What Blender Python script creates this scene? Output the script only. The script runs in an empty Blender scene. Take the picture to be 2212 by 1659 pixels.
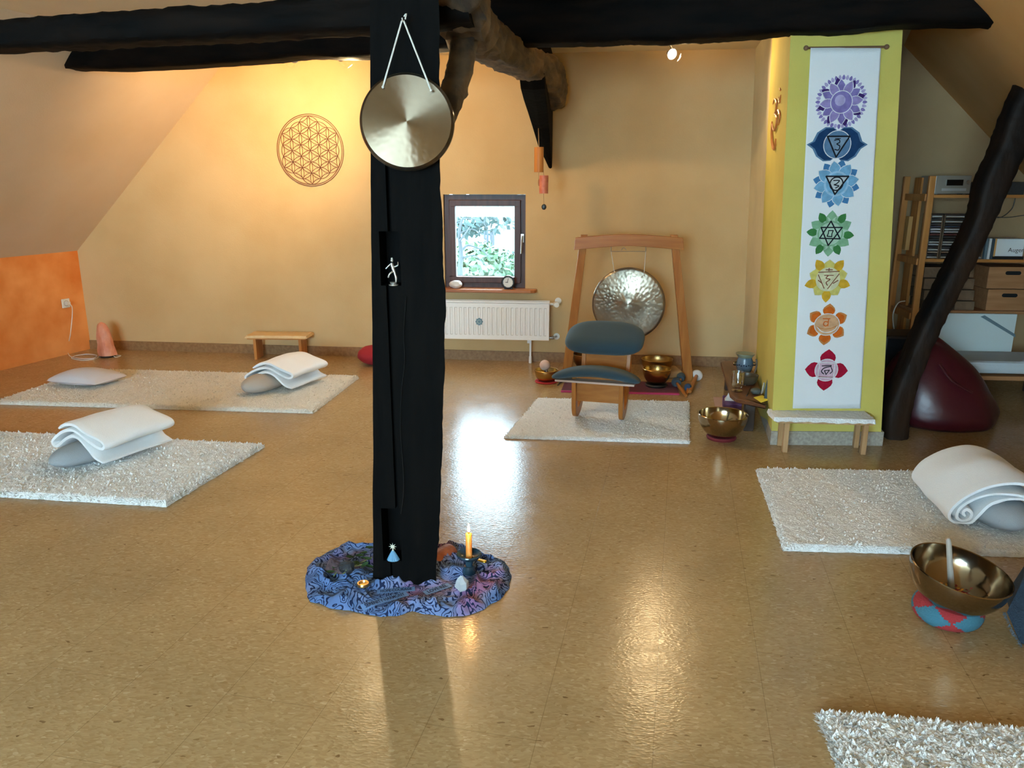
import bpy, math, random
import numpy as np
from mathutils import Vector, Matrix, noise
random.seed(7); np.random.seed(7)
scn = bpy.context.scene
COL = scn.collection

# ------------------------------------------------------------------ camera
F = 1660.0; PITCH = math.radians(14.5); YAW = math.radians(5.5); CH = 1.5
fw = np.array([-math.sin(YAW)*math.cos(PITCH), math.cos(YAW)*math.cos(PITCH), -math.sin(PITCH)])
rt = np.array([math.cos(YAW), math.sin(YAW), 0.0]); up = np.cross(rt, fw)
C0 = np.array([0, 0, CH])
cam = bpy.data.cameras.new('camera'); co = bpy.data.objects.new('camera', cam); COL.objects.link(co)
cam.sensor_width = 36; cam.lens = F/2212*36; cam.clip_end = 400; cam.clip_start = 0.05
co.location = (0, 0, CH); co.rotation_euler = (math.pi/2-PITCH, 0, YAW)
scn.camera = co

# ------------------------------------------------------------------ world, light, exposure
scn.view_settings.view_transform = 'Standard'; scn.view_settings.look = 'None'
scn.view_settings.exposure = -0.06; scn.view_settings.gamma = 1
scn.cycles.use_denoising = True
scn.cycles.max_bounces = 7; scn.cycles.diffuse_bounces = 4; scn.cycles.glossy_bounces = 4
scn.cycles.caustics_reflective = False; scn.cycles.caustics_refractive = False
scn.cycles.sample_clamp_indirect = 6
SKY = 38.0
w = bpy.data.worlds.new('sky'); scn.world = w; w.use_nodes = True
wn = w.node_tree.nodes; wb = wn['Background']; wb.inputs[1].default_value = SKY
wtc = wn.new('ShaderNodeTexCoord'); wsx = wn.new('ShaderNodeSeparateXYZ'); wr = wn.new('ShaderNodeValToRGB')
w.node_tree.links.new(wtc.outputs['Generated'], wsx.inputs[0]); w.node_tree.links.new(wsx.outputs[2], wr.inputs[0])
w.node_tree.links.new(wr.outputs[0], wb.inputs[0])
wr.color_ramp.elements[0].color = (.56, .85, 1, 1); wr.color_ramp.elements[1].color = (.55, .80, 1, 1)

def area(name, loc, rot, sx, sy, e, col):
    l = bpy.data.lights.new(name, 'AREA'); l.shape = 'RECTANGLE'; l.size = sx; l.size_y = sy; l.energy = e; l.color = col
    o = bpy.data.objects.new(name, l); COL.objects.link(o); o.location = loc; o.rotation_euler = rot
    return o
# daylight through the gable window and roof windows behind the camera
area('daylight_rear_window', (-1.5, -3.12, 1.6), (math.radians(90), 0, 0), 2.6, 1.3, 108, (.33, .66, 1))
pt = area('sky_portal', (-.855, 6.72, 1.045), (math.radians(-90), 0, 0), .7, .78, 1, (1, 1, 1)); pt.data.cycles.is_portal = True
WARM = (1.0, .70, .36)
def lamp(name, kind, loc, e, aim=None, deg=70, blend=.6, r=.025, col=WARM):
    l = bpy.data.lights.new(name, kind); l.energy = e; l.color = col; l.shadow_soft_size = r
    o = bpy.data.objects.new(name, l); COL.objects.link(o); o.location = loc
    if kind == 'SPOT':
        l.spot_size = math.radians(deg); l.spot_blend = blend
        o.rotation_euler = (Vector(aim)-Vector(loc)).to_track_quat('-Z', 'Y').to_euler()
    return o

# ------------------------------------------------------------------ picture -> room measuring
def ray(x, y): return fw*F+rt*(x-1106)-up*(y-829.5)
def fl(x, y, z=0.0):
    d = ray(x, y); return C0+d*((z-CH)/d[2])
def atY(x, y, Y):
    d = ray(x, y); return C0+d*(Y/d[1])
def plane(a, b, c): return np.array(a, float), np.cross(np.array(b)-np.array(a), np.array(c)-np.array(a))
def hit(x, y, p):
    a, n = p; d = ray(x, y); return C0+d*(((a-C0)@n)/(d@n))
def V(*a): return np.array(a, float)

# ------------------------------------------------------------------ mesh helpers
class Fr:
    def __init__(s, o, x=(1, 0, 0), y=None, z=(0, 0, 1)):
        s.o = np.array(o, float); s.x = np.array(x, float); s.x /= np.linalg.norm(s.x)
        s.z = np.array(z, float)
        if y is None: y = np.cross(s.z, s.x)
        s.y = np.array(y, float); s.y /= np.linalg.norm(s.y); s.z = np.cross(s.x, s.y); s.z /= np.linalg.norm(s.z)
    def __call__(s, a, b, c=0.0): return s.o+s.x*a+s.y*b+s.z*c
def frz(o, deg):
    a = math.radians(deg); return Fr(o, (math.cos(a), math.sin(a), 0))
def frn(o, n, upv=(0, 0, 1)):        # local z along n
    n = np.array(n, float); n /= np.linalg.norm(n); x = np.cross(np.array(upv, float), n)
    if np.linalg.norm(x) < 1e-6: x = np.array([1., 0, 0])
    x /= np.linalg.norm(x); return Fr(o, x, np.cross(n, x))
I = Fr((0, 0, 0))
def wloc(p):
    v = Vector((0, 0, 0))
    while p: v += p.location; p = p.parent
    return np.array(v)
def cat(pts, n=8, closed=False):
    P = [np.array(p, float) for p in pts]; out = []; m = len(P)
    rng = range(m if closed else m-1)
    for i in rng:
        if closed: a, b, c, d = P[(i-1) % m], P[i], P[(i+1) % m], P[(i+2) % m]
        else: a, b, c, d = P[max(i-1, 0)], P[i], P[i+1], P[min(i+2, m-1)]
        for k in range(n):
            t = k/n
            out.append(.5*((2*b)+(-a+c)*t+(2*a-5*b+4*c-d)*t*t+(-a+3*b-3*c+d)*t**3))
    if not closed: out.append(P[-1])
    return out
class MB:
    def __init__(s): s.v = []; s.f = []; s.m = []
    def add(s, vs, fs, m=0):
        b = len(s.v); s.v += [tuple(map(float, q)) for q in vs]; s.f += [tuple(b+i for i in q) for q in fs]; s.m += [m]*len(fs); return s
    def box(s, c, d, fr=I, m=0, taper=1.0):
        x, y, z = [q/2 for q in d]; vs = []
        for k in (-1, 1):
            t = taper if k > 0 else 1
            for (i, j) in ((-1, -1), (1, -1), (1, 1), (-1, 1)): vs.append(fr(c[0]+i*x*t, c[1]+j*y*t, c[2]+k*z))
        return s.add(vs, [(3, 2, 1, 0), (4, 5, 6, 7), (0, 1, 5, 4), (1, 2, 6, 5), (2, 3, 7, 6), (3, 0, 4, 7)], m)
    def quad(s, *p, m=0): return s.add(p, [tuple(range(len(p)))], m)
    def loft(s, rings, caps=True, m=0):
        n = len(rings[0]); vs = [q for r in rings for q in r]; fs = []
        for i in range(len(rings)-1):
            for j in range(n):
                k = (j+1) % n; fs.append((i*n+j, i*n+k, (i+1)*n+k, (i+1)*n+j))
        if caps: fs.append(tuple(range(n))[::-1]); fs.append(tuple((len(rings)-1)*n+j for j in range(n)))
        return s.add(vs, fs, m)
    def lathe(s, prof, n=40, fr=I, m=0, sq=1.0):
        rings = [[fr(r*math.cos(2*math.pi*j/n), r*sq*math.sin(2*math.pi*j/n), z) for j in range(n)] for r, z in prof]
        return s.loft(rings, False, m)
    def tube(s, pts, r, n=8, m=0, caps=True, flat=1.0):
        pts = [np.array(p, float) for p in pts]; rings = []; u = None
        for i, p in enumerate(pts):
            t = pts[min(i+1, len(pts)-1)]-pts[max(i-1, 0)]; t /= (np.linalg.norm(t)+1e-12)
            if u is None: u = np.cross(t, (0, 0, 1.) if abs(t[2]) < .9 else (1., 0, 0))
            u = u-t*(u@t); u /= np.linalg.norm(u); v = np.cross(t, u)
            rr = r[i] if hasattr(r, '__len__') else r
            rings.append([p+u*rr*math.cos(2*math.pi*j/n)+v*rr*flat*math.sin(2*math.pi*j/n) for j in range(n)])
        return s.loft(rings, caps, m)
    def prism(s, poly, h0, h1, fr=I, m=0):   # polygon in local xy, extruded along local z
        n = len(poly); vs = [fr(a, b, h0) for a, b in poly]+[fr(a, b, h1) for a, b in poly]
        fs = [tuple(range(n))[::-1], tuple(range(n, 2*n))]+[(j, (j+1) % n, n+(j+1) % n, n+j) for j in range(n)]
        return s.add(vs, fs, m)
    def grid(s, fn, nu, nv, m=0):
        vs = [fn(i/nu, j/nv) for j in range(nv+1) for i in range(nu+1)]
        fs = [(j*(nu+1)+i, j*(nu+1)+i+1, (j+1)*(nu+1)+i+1, (j+1)*(nu+1)+i) for j in range(nv) for i in range(nu)]
        return s.add(vs, fs, m)
    def sphere(s, c, r, n=14, fr=I, m=0, fn=None):
        rx, ry, rz = (r, r, r) if not hasattr(r, '__len__') else r; rings = []
        for i in range(n+1):
            a = math.pi*i/n; ring = []
            for j in range(2*n):
                b = math.pi*j/n; q = V(math.sin(a)*math.cos(b), math.sin(a)*math.sin(b), -math.cos(a))
                if i in (0, n): q = V(0, 0, -1 if i == 0 else 1)
                k = fn(q) if fn else 1
                ring.append(fr(c[0]+q[0]*rx*k, c[1]+q[1]*ry*k, c[2]+q[2]*rz*k))
            rings.append(ring)
        return s.loft(rings, False, m)
    def build(s, name, mat, parent=None, origin=None, smooth=False, bevel=0, sub=0, recalc=True):
        vs = np.array(s.v); off = np.zeros(3)
        if parent is not None: off = wloc(parent)
        if origin is not None: o_ = np.array(origin, float)
        elif parent is None: o_ = np.array([(vs[:, 0].min()+vs[:, 0].max())/2, (vs[:, 1].min()+vs[:, 1].max())/2, vs[:, 2].min()])
        else: o_ = off
        vs = vs-o_
        me = bpy.data.meshes.new(name); me.from_pydata(vs.tolist(), [], s.f)
        mats = mat if isinstance(mat, (list, tuple)) else [mat]
        for q in mats: me.materials.append(q)
        if len(mats) > 1: me.polygons.foreach_set('material_index', s.m)
        if smooth: me.polygons.foreach_set('use_smooth', [True]*len(s.f))
        me.update(); me.validate()
        if recalc:
            import bmesh
            bm = bmesh.new(); bm.from_mesh(me); bmesh.ops.remove_doubles(bm, verts=bm.verts, dist=1e-6)
            bmesh.ops.recalc_face_normals(bm, faces=bm.faces); bm.to_mesh(me); bm.free()
        if smooth:
            try: me.set_sharp_from_angle(angle=math.radians(50))
            except Exception: pass
        o = bpy.data.objects.new(name, me); COL.objects.link(o)
        o.location = tuple(o_-off); o.parent = parent
        if bevel:
            b = o.modifiers.new('bevel', 'BEVEL'); b.width = bevel; b.segments = 2; b.limit_method = 'ANGLE'; b.angle_limit = math.radians(40)
        if sub:
            b = o.modifiers.new('sub', 'SUBSURF'); b.levels = sub; b.render_levels = sub
        return o
def tag(o, label=None, cat_=None, group=None, kind=None):
    if label: o['label'] = label
    if cat_: o['category'] = cat_
    if group: o['group'] = group
    if kind: o['kind'] = kind
    return o
def thing(name, label, cat_, loc, group=None):
    o = bpy.data.objects.new(name, None); COL.objects.link(o); o.location = tuple(map(float, loc)); o.empty_display_size = .05
    return tag(o, label, cat_, group)
def struct(o): o['kind'] = 'structure'; return o
def nz(x, y, z=0.0, sc=1.0): return noise.noise(Vector((x*sc, y*sc, z*sc)))

# ------------------------------------------------------------------ materials
def mat(name, col, rough=.6, metal=0.0, bump=0.0, bs=60.0, var=0.0, vs=6.0, spec=.5, col2=None, coat=0, stretch=None, detail=4, **kw):
    m = bpy.data.materials.new(name); m.use_nodes = True; nt = m.node_tree; n = nt.nodes; L = nt.links
    p = n['Principled BSDF']; p.inputs['Base Color'].default_value = (*col, 1); p.inputs['Roughness'].default_value = rough
    p.inputs['Metallic'].default_value = metal; p.inputs['Specular IOR Level'].default_value = spec
    p.inputs['Coat Weight'].default_value = coat
    for k, v in kw.items(): p.inputs[k.replace('_', ' ')].default_value = v
    if bump or var or col2:
        tc = n.new('ShaderNodeTexCoord'); mp = n.new('ShaderNodeMapping'); L.new(tc.outputs['Object'], mp.inputs[0])
        if stretch: mp.inputs['Scale'].default_value = stretch
        if col2 or var:
            t = n.new('ShaderNodeTexNoise'); t.inputs['Scale'].default_value = vs; t.inputs['Detail'].default_value = detail; L.new(mp.outputs[0], t.inputs[0])
            r = n.new('ShaderNodeValToRGB'); r.color_ramp.elements[0].position = .35; r.color_ramp.elements[1].position = .65
            c2 = col2 or tuple(c*(1-var) for c in col)
            r.color_ramp.elements[0].color = (*c2, 1); r.color_ramp.elements[1].color = (*col, 1)
            L.new(t.outputs[0], r.inputs[0]); L.new(r.outputs[0], p.inputs['Base Color'])
        if bump:
            t2 = n.new('ShaderNodeTexNoise'); t2.inputs['Scale'].default_value = bs; t2.inputs['Detail'].default_value = 6; L.new(mp.outputs[0], t2.inputs[0])
            b = n.new('ShaderNodeBump'); b.inputs['Strength'].default_value = bump; b.inputs['Distance'].default_value = .01
            L.new(t2.outputs[0], b.inputs['Height']); L.new(b.outputs[0], p.inputs['Normal'])
    return m
def emit(name, col, s):
    m = bpy.data.materials.new(name); m.use_nodes = True; n = m.node_tree.nodes; n.clear()
    e = n.new('ShaderNodeEmission'); o = n.new('ShaderNodeOutputMaterial'); e.inputs[0].default_value = (*col, 1); e.inputs[1].default_value = s
    m.node_tree.links.new(e.outputs[0], o.inputs[0]); return m
def floor_mat():
    m = bpy.data.materials.new('cork_floor'); m.use_nodes = True; nt = m.node_tree; n = nt.nodes; L = nt.links; p = n['Principled BSDF']
    tc = n.new('ShaderNodeTexCoord'); mp = n.new('ShaderNodeMapping'); mp.inputs['Rotation'].default_value = (0, 0, 0); L.new(tc.outputs['Object'], mp.inputs[0])
    # cork granules: stretched voronoi cells
    ms = n.new('ShaderNodeMapping'); ms.inputs['Scale'].default_value = (75, 160, 1); L.new(mp.outputs[0], ms.inputs[0])
    wv = n.new('ShaderNodeTexNoise'); wv.inputs['Scale'].default_value = 14; wv.inputs['Detail'].default_value = 3; L.new(mp.outputs[0], wv.inputs[0])
    ad = n.new('ShaderNodeVectorMath'); ad.operation = 'MULTIPLY_ADD'; L.new(wv.outputs['Color'], ad.inputs[0]); ad.inputs[1].default_value = (4, 4, 0); L.new(ms.outputs[0], ad.inputs[2])
    v = n.new('ShaderNodeTexVoronoi'); v.inputs['Scale'].default_value = 1.0; L.new(ad.outputs[0], v.inputs[0])
    r = n.new('ShaderNodeValToRGB'); e = r.color_ramp.elements; L.new(v.outputs['Color'], r.inputs[0])
    e[0].position = 0; e[0].color = (.13, .070, .025, 1); e[1].position = .97; e[1].color = (.50, .36, .21, 1)
    for q, c in ((.03, (.17, .095, .035, 1)), (.08, (.335, .21, .095, 1)), (.45, (.38, .25, .12, 1)), (.78, (.415, .28, .14, 1))):
        x = e.new(q); x.color = c
    ns = n.new('ShaderNodeTexNoise'); ns.inputs['Scale'].default_value = 2.2; ns.inputs['Detail'].default_value = 5; L.new(mp.outputs[0], ns.inputs[0])
    mr = n.new('ShaderNodeMapRange'); mr.inputs[1].default_value = .3; mr.inputs[2].default_value = .7; mr.inputs[3].default_value = .88; mr.inputs[4].default_value = 1.08; L.new(ns.outputs[0], mr.inputs[0])
    hs = n.new('ShaderNodeHueSaturation'); L.new(r.outputs[0], hs.inputs['Color']); L.new(mr.outputs[0], hs.inputs['Value'])
    # plank joints
    br = n.new('ShaderNodeTexBrick'); br.offset = .37; br.inputs['Scale'].default_value = 1; br.inputs['Mortar Size'].default_value = .0011; br.inputs['Brick Width'].default_value = .9; br.inputs['Row Height'].default_value = .32
    mb = n.new('ShaderNodeMapping'); mb.inputs['Rotation'].default_value = (0, 0, math.radians(-83.3)); L.new(mp.outputs[0], mb.inputs[0]); L.new(mb.outputs[0], br.inputs[0])
    mx = n.new('ShaderNodeMixRGB'); mx.inputs[2].default_value = (.10, .055, .02, 1); mz = n.new('ShaderNodeMath'); mz.operation = 'MULTIPLY'; mz.inputs[1].default_value = .40
    L.new(br.outputs['Fac'], mz.inputs[0]); L.new(mz.outputs[0], mx.inputs[0]); L.new(hs.outputs[0], mx.inputs[1]); L.new(mx.outputs[0], p.inputs['Base Color'])
    p.inputs['Roughness'].default_value = .20; p.inputs['Specular IOR Level'].default_value = .62
    nr = n.new('ShaderNodeTexNoise'); nr.inputs['Scale'].default_value = 9; nr.inputs['Detail'].default_value = 6; L.new(mp.outputs[0], nr.inputs[0])
    rr = n.new('ShaderNodeMapRange'); rr.inputs[3].default_value = .13; rr.inputs[4].default_value = .31; L.new(nr.outputs[0], rr.inputs[0]); L.new(rr.outputs[0], p.inputs['Roughness'])
    b = n.new('ShaderNodeBump'); b.inputs['Strength'].default_value = .10; b.inputs['Distance'].default_value = .004; L.new(v.outputs['Distance'], b.inputs['Height'])
    b2 = n.new('ShaderNodeBump'); b2.inputs['Strength'].default_value = .35; b2.inputs['Distance'].default_value = .0015; b2.invert = True; L.new(br.outputs['Fac'], b2.inputs['Height']); L.new(b.outputs[0], b2.inputs['Normal'])
    L.new(b2.outputs[0], p.inputs['Normal'])
    return m
def metal_mat(name, col, rough, aniso=0.0, hammer=0.0, hs=40, arot=0.0):
    m = mat(name, col, rough, 1.0); nt = m.node_tree; n = nt.nodes; L = nt.links; p = n['Principled BSDF']
    tc = n.new('ShaderNodeTexCoord')
    t = n.new('ShaderNodeTexNoise'); t.inputs['Scale'].default_value = 9; t.inputs['Detail'].default_value = 5; L.new(tc.outputs['Object'], t.inputs[0])
    mx = n.new('ShaderNodeMixRGB'); mx.inputs[1].default_value = (*[c*.6 for c in col], 1); mx.inputs[2].default_value = (*col, 1); L.new(t.outputs[0], mx.inputs[0]); L.new(mx.outputs[0], p.inputs['Base Color'])
    if aniso:
        p.inputs['Anisotropic'].default_value = aniso; p.inputs['Anisotropic Rotation'].default_value = arot
        tg = n.new('ShaderNodeTangent'); tg.direction_type = 'RADIAL'; tg.axis = 'Z'; L.new(tg.outputs[0], p.inputs['Tangent'])
    if hammer:
        v = n.new('ShaderNodeTexVoronoi'); v.feature = 'SMOOTH_F1'; v.inputs['Scale'].default_value = hs; L.new(tc.outputs['Object'], v.inputs[0])
        g = n.new('ShaderNodeTexNoise'); g.inputs['Scale'].default_value = 5; L.new(tc.outputs['Object'], g.inputs[0])
        mu = n.new('ShaderNodeMath'); mu.operation = 'MULTIPLY'; L.new(v.outputs['Distance'], mu.inputs[0]); L.new(g.outputs[0], mu.inputs[1])
        b = n.new('ShaderNodeBump'); b.inputs['Strength'].default_value = hammer; b.inputs['Distance'].default_value = .01; L.new(mu.outputs[0], b.inputs['Height']); L.new(b.outputs[0], p.inputs['Normal'])
    return m
def wood(name, a, b, rough=.45, axis=2, sc=14, bump=.1):
    st = [1.0, 1.0, 1.0]; st[axis] = .08
    return mat(name, a, rough, var=0, col2=b, vs=sc*2.2, stretch=tuple(st), bump=bump, bs=60, detail=6, spec=.22)
def wall_mat(name, c, c2, sc=1.6, bump=.12, rough=.9):
    return mat(name, c, rough, col2=c2, vs=sc, bump=bump, bs=90, spec=.2)

M = dict(
 wall=wall_mat('cream_plaster', (.60, .41, .205), (.54, .355, .165)),
 slope=wall_mat('slope_plaster', (.60, .45, .31), (.55, .40, .26)),
 sloper=wall_mat('warm_lit_slope_plaster', (.74, .43, .17), (.68, .37, .13)),  # warm light of the niche is put into this slope colour
 wallb=wall_mat('niche_shade_plaster', (.42, .28, .145), (.36, .23, .115)),  # back wall plaster made darker, niche shade put into the colour
 orange=wall_mat('orange_sponged_plaster', (.84, .33, .10), (.66, .19, .035), 2.6),
 ceil=wall_mat('ceiling_plaster', (.78, .66, .48), (.74, .62, .44)),
 yellow=wall_mat('yellow_plaster', (.60, .51, .13), (.55, .46, .115), 3),
 cream=wall_mat('pale_plaster', (.76, .66, .42), (.70, .60, .38), 3),
 grey=wall_mat('grey_speckled_plinth', (.42, .38, .32), (.30, .27, .23), 60),
 skirt=mat('cork_skirting', (.30, .16, .065), .55, col2=(.22, .11, .04), vs=40),
 floor=floor_mat(),
 black=mat('black_oak', (.0014, .0014, .0015), .8, col2=(.003, .0026, .0024), vs=30, stretch=(1, 1, .12), bump=.5, bs=26, spec=.07),
 blackx=mat('black_oak_beam', (.0014, .0013, .0013), .75, col2=(.0065, .0038, .0026), vs=18, stretch=(.15, 1, 1), bump=.7, bs=22, spec=.07),
 oak=mat('weathered_oak', (.16, .10, .052), .75, col2=(.035, .024, .017), vs=14, stretch=(1, .25, 1), bump=1.0, bs=20, detail=8),
 strut=mat('scraped_black_oak', (.004, .0038, .0040), .6, col2=(.026, .013, .007), vs=5, spec=.15, stretch=(1, 1, .3), bump=.6, bs=20),
 frame=wood('dark_window_wood', (.075, .026, .014), (.045, .014, .008), .35),
 pine=wood('orange_pine', (.62, .27, .075), (.46, .17, .04), .4),
 pinex=wood('orange_pine_board', (.62, .27, .075), (.46, .17, .04), .4, axis=0),
 beech=wood('red_beech', (.42, .165, .038), (.33, .115, .022), .35),
 beechx=wood('red_beech_rail', (.42, .165, .038), (.33, .115, .022), .35, axis=0),
 pale=wood('pale_pine', (.56, .36, .19), (.42, .24, .11), .5),
 brown=wood('brown_table_wood', (.16, .065, .03), (.10, .035, .015), .3, axis=1),
 dark=mat('dark_wood', (.035, .02, .014), .5),
 wool=mat('white_wool', (.90, .90, .88), .95, bump=.8, bs=120, var=.12, vs=90, spec=.1, Sheen_Weight=.4),
 woolw=mat('cream_wool', (.80, .74, .64), .95, bump=.8, bs=120, var=.12, vs=90, spec=.1, Sheen_Weight=.3),
 cotton=mat('white_cotton', (.90, .91, .92), .9, bump=.25, bs=260, spec=.1, Sheen_Weight=.3),
 greyc=mat('grey_cotton', (.33, .35, .37), .95, bump=.3, bs=300, spec=.1),
 lilac=mat('lilac_grey_cotton', (.62, .58, .60), .9, bump=.2, bs=260, spec=.1),
 bluef=mat('blue_upholstery', (.035, .066, .090), .9, bump=.3, bs=400, spec=.1, Sheen_Weight=.15),
 white=mat('white_lacquer', (.78, .76, .73), .35),
 plastic=mat('white_plastic', (.75, .74, .68), .35),
 steel=metal_mat('brushed_steel', (.55, .53, .5), .3),
 bronze=metal_mat('bronze_bowl', (.52, .36, .17), .26, .5),
 bronze2=metal_mat('polished_bronze_bowl', (.50, .40, .27), .13, .3),
 gong=metal_mat('gong_bronze', (.155, .115, .078), .25, .95, .04, 60, .25),
 gong2=metal_mat('hammered_gong_bronze', (.34, .28, .21), .28, .85, .30, 42, .25),
 red=mat('red_felt', (.42, .02, .02), .9, bump=.2),
 maroon=mat('maroon_leather', (.055, .005, .010), .36, bump=.15, bs=30),
 maroonc=mat('maroon_cloth', (.30, .012, .03), .85, bump=.3, bs=200),
 rope=mat('pale_cord', (.62, .6, .55), .9),
 salt=mat('pink_rock_salt', (.72, .30, .18), .5, col2=(.60, .20, .11), vs=14, bump=.6, bs=24, Subsurface_Weight=.15),
 rockp=mat('pink_brown_rock', (.085, .05, .055), .9, col2=(.04, .024, .028), vs=60, bump=.8, bs=60),
 rockd=mat('dark_stone', (.018, .018, .022), .7, bump=.5, bs=50),
 terra=mat('terracotta_stone', (.36, .13, .07), .6, col2=(.25, .08, .045), vs=20, bump=.4),
 leaf=mat('green_leaf', (.022, .055, .020), .7, col2=(.05, .10, .04), vs=30, spec=.2),
 stem=mat('green_stem', (.25, .30, .12), .6),
 ceramic=mat('blue_glazed_ceramic', (.010, .035, .065), .15, col2=(.025, .055, .08), vs=30),
 angel=mat('blue_pleated_dress', (.10, .26, .42), .5),
 ivory=mat('ivory', (.62, .62, .52), .5),
 wax=mat('orange_wax', (.80, .30, .06), .45, Subsurface_Weight=.2),
 gold=mat('gold_lighter', (.75, .45, .03), .25, metal=.6),
 quartz=mat('clear_quartz', (.75, .82, .88), .1, bump=.3, bs=30, Transmission_Weight=.5),
 bamboo=wood('bamboo', (.52, .21, .05), (.40, .14, .03), .4),
 bamboor=mat('pinkish_painted_bamboo', (.62, .20, .12), .5, col2=(.45, .11, .06), vs=20),
 blackp=mat('black_plastic', (.008, .008, .009), .4),
 paper=mat('white_paper', (.75, .75, .72), .8),
 pinkp=mat('pale_pink_paper', (.62, .45, .42), .8),
 purple=mat('purple_card', (.23, .14, .42), .6, col2=(.12, .05, .22), vs=20),
 note=mat('yellow_note', (.85, .72, .08), .8),
 teal=mat('grey_green_stone', (.06, .075, .075), .5),
 slate=mat('blue_black_slate', (.03, .06, .08), .3),
 vase=mat('blue_grey_glaze', (.13, .20, .26), .25, col2=(.08, .14, .22), vs=16),
 vaseg=mat('green_grey_glaze', (.22, .25, .18), .3),
 glazeb=mat('dark_blue_glaze', (.01, .02, .05), .2),
 pottery=mat('brown_pottery', (.07, .055, .035), .3),
 silver=mat('silver_plastic', (.33, .30, .25), .35, metal=.4),
 display=mat('black_display', (.003, .003, .004), .1),
 canvas=mat('white_canvas', (.60, .66, .64), .8),
 greyb=mat('grey_blue_paint', (.13, .19, .22), .7),
 cushion=mat('white_seat_cloth', (.55, .60, .62), .9, bump=.2, bs=100),
 denim=mat('blue_denim', (.010, .024, .045), .95, col2=(.018, .038, .065), vs=200, bump=.5, bs=200),
 denimf=mat('denim_fringe', (.12, .16, .20), .95, bump=.8, bs=200),
 brick=mat('brown_box_wood', (.20, .12, .065), .7, var=.25, vs=20, bump=.2),
 crate=wood('crate_wood', (.42, .20, .085), (.34, .15, .06), .5, axis=0),
 orangebook=mat('orange_card', (.62, .33, .10), .6),
 cable=mat('white_cable', (.72, .68, .6), .5),
 cableb=mat('grey_cable', (.05, .045, .035), .5),
 petalr=mat('dark_red_petal', (.20, .012, .012), .6), petaly=mat('orange_petal', (.75, .32, .04), .6),
 decal=mat('brown_wood_decal', (.17, .06, .02), .5),
 clockface=mat('clock_face', (.80, .78, .72), .4),
 blueball=mat('blue_felt', (.02, .06, .14), .9, bump=.4), woodp=mat('pinkish_white_felt', (.62, .42, .34), .8, bump=.3), greymal=mat('grey_wood_handle', (.36, .32, .28), .6),
 matpat=mat('dark_woven_mat', (.035, .022, .028), .95, col2=(.16, .02, .05), vs=22, stretch=(1, 12, 1), bump=.4),
 matedge=mat('magenta_mat_edge', (.40, .03, .12), .9), tan=mat('tan_cushion', (.45, .26, .11), .9, bump=.3),
 cyanp=mat('cyan_felt', (.045, .17, .24), .95, bump=.5, bs=160), redp=mat('red_patch_felt', (.33, .025, .03), .95, bump=.5, bs=160),
)
M['glass'] = mat('clear_glass', (1, 1, 1), .02, Transmission_Weight=1.0, IOR=1.45)
# thin pane glass
pg = bpy.data.materials.new('window_glass'); pg.use_nodes = True; n_ = pg.node_tree.nodes; n_.clear()
a_ = n_.new('ShaderNodeBsdfTransparent'); b_ = n_.new('ShaderNodeBsdfGlossy'); b_.inputs['Roughness'].default_value = .02; c_ = n_.new('ShaderNodeMixShader'); c_.inputs[0].default_value = .06
d_ = n_.new('ShaderNodeOutputMaterial'); pg.node_tree.links.new(a_.outputs[0], c_.inputs[1]); pg.node_tree.links.new(b_.outputs[0], c_.inputs[2]); pg.node_tree.links.new(c_.outputs[0], d_.inputs[0])
M['bulb'] = emit('halogen_bulb', (1, .9, .72), 40)
M['flame'] = emit('candle_flame', (1, .72, .35), 14)
M['flatglass'] = pg
M['glass'] = pg.copy(); M['glass'].node_tree.nodes['Mix Shader'].inputs[0].default_value = .28

# ------------------------------------------------------------------ room shell
ZC = 2.52
def yb(X): return 6.575-.031*X           # back wall line
def wallpt(x, y): 
    p = atY(x, y, 6.6); return atY(x, y, yb(p[0]))
KA = fl(195, 754); KB = fl(0, 801); KD = (KB-KA)/np.linalg.norm(KB-KA)
KH = .92
S_top = wallpt(470, 152)
kA = V(KA[0], KA[1]+.02, 0); kN = KA+KD*10.8
# slope offset from knee top to ceiling, horizontal vector
kc = V(kA[0], yb(kA[0]), KH); sl = (S_top-kc); run = (ZC-KH)/sl[2]; SO = sl*run
fpoly = [(-7.6, -3.2), (4.2, -3.2), (4.2, 6.9), (-7.6, 6.9)]
b = MB(); b.box((-1.2, 1.85, -.05), (13.6, 10.6, .1)); struct(b.build('floor', M['floor'], origin=(0, 0, 0)))
# back wall with window opening: frame opening X0..X1, Z0..Z1
WX0, WX1 = atY(960, 520, 6.6)[0]-.005, wallpt(1135, 520)[0]; WZ0, WZ1 = wallpt(1050, 624)[2], wallpt(1050, 420)[2]
RX = 5.0
def wb(x, z, d=0.0): return V(x, yb(x)+d, z)
b = MB(); T = .28
def wallblock(x0, x1, z0, z1):
    vs = [wb(x0, z0), wb(x1, z0), wb(x1, z0, T), wb(x0, z0, T), wb(x0, z1), wb(x1, z1), wb(x1, z1, T), wb(x0, z1, T)]
    b.add(vs, [(3, 2, 1, 0), (4, 5, 6, 7), (0, 1, 5, 4), (1, 2, 6, 5), (2, 3, 7, 6), (3, 0, 4, 7)])
wallblock(-5.1, WX0, -.05, 2.7); wallblock(WX1, 1.42, -.05, 2.7); wallblock(WX0, WX1, -.05, WZ0); wallblock(WX0, WX1, WZ1, 2.7)
struct(b.build('wall_back', M['wall'], origin=(0, 6.6, 0)))
b = MB(); wallblock(1.42, RX, -.05, 2.7); struct(b.build('wall_back_niche', M['wallb'], origin=(2, 6.6, 0)))
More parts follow.
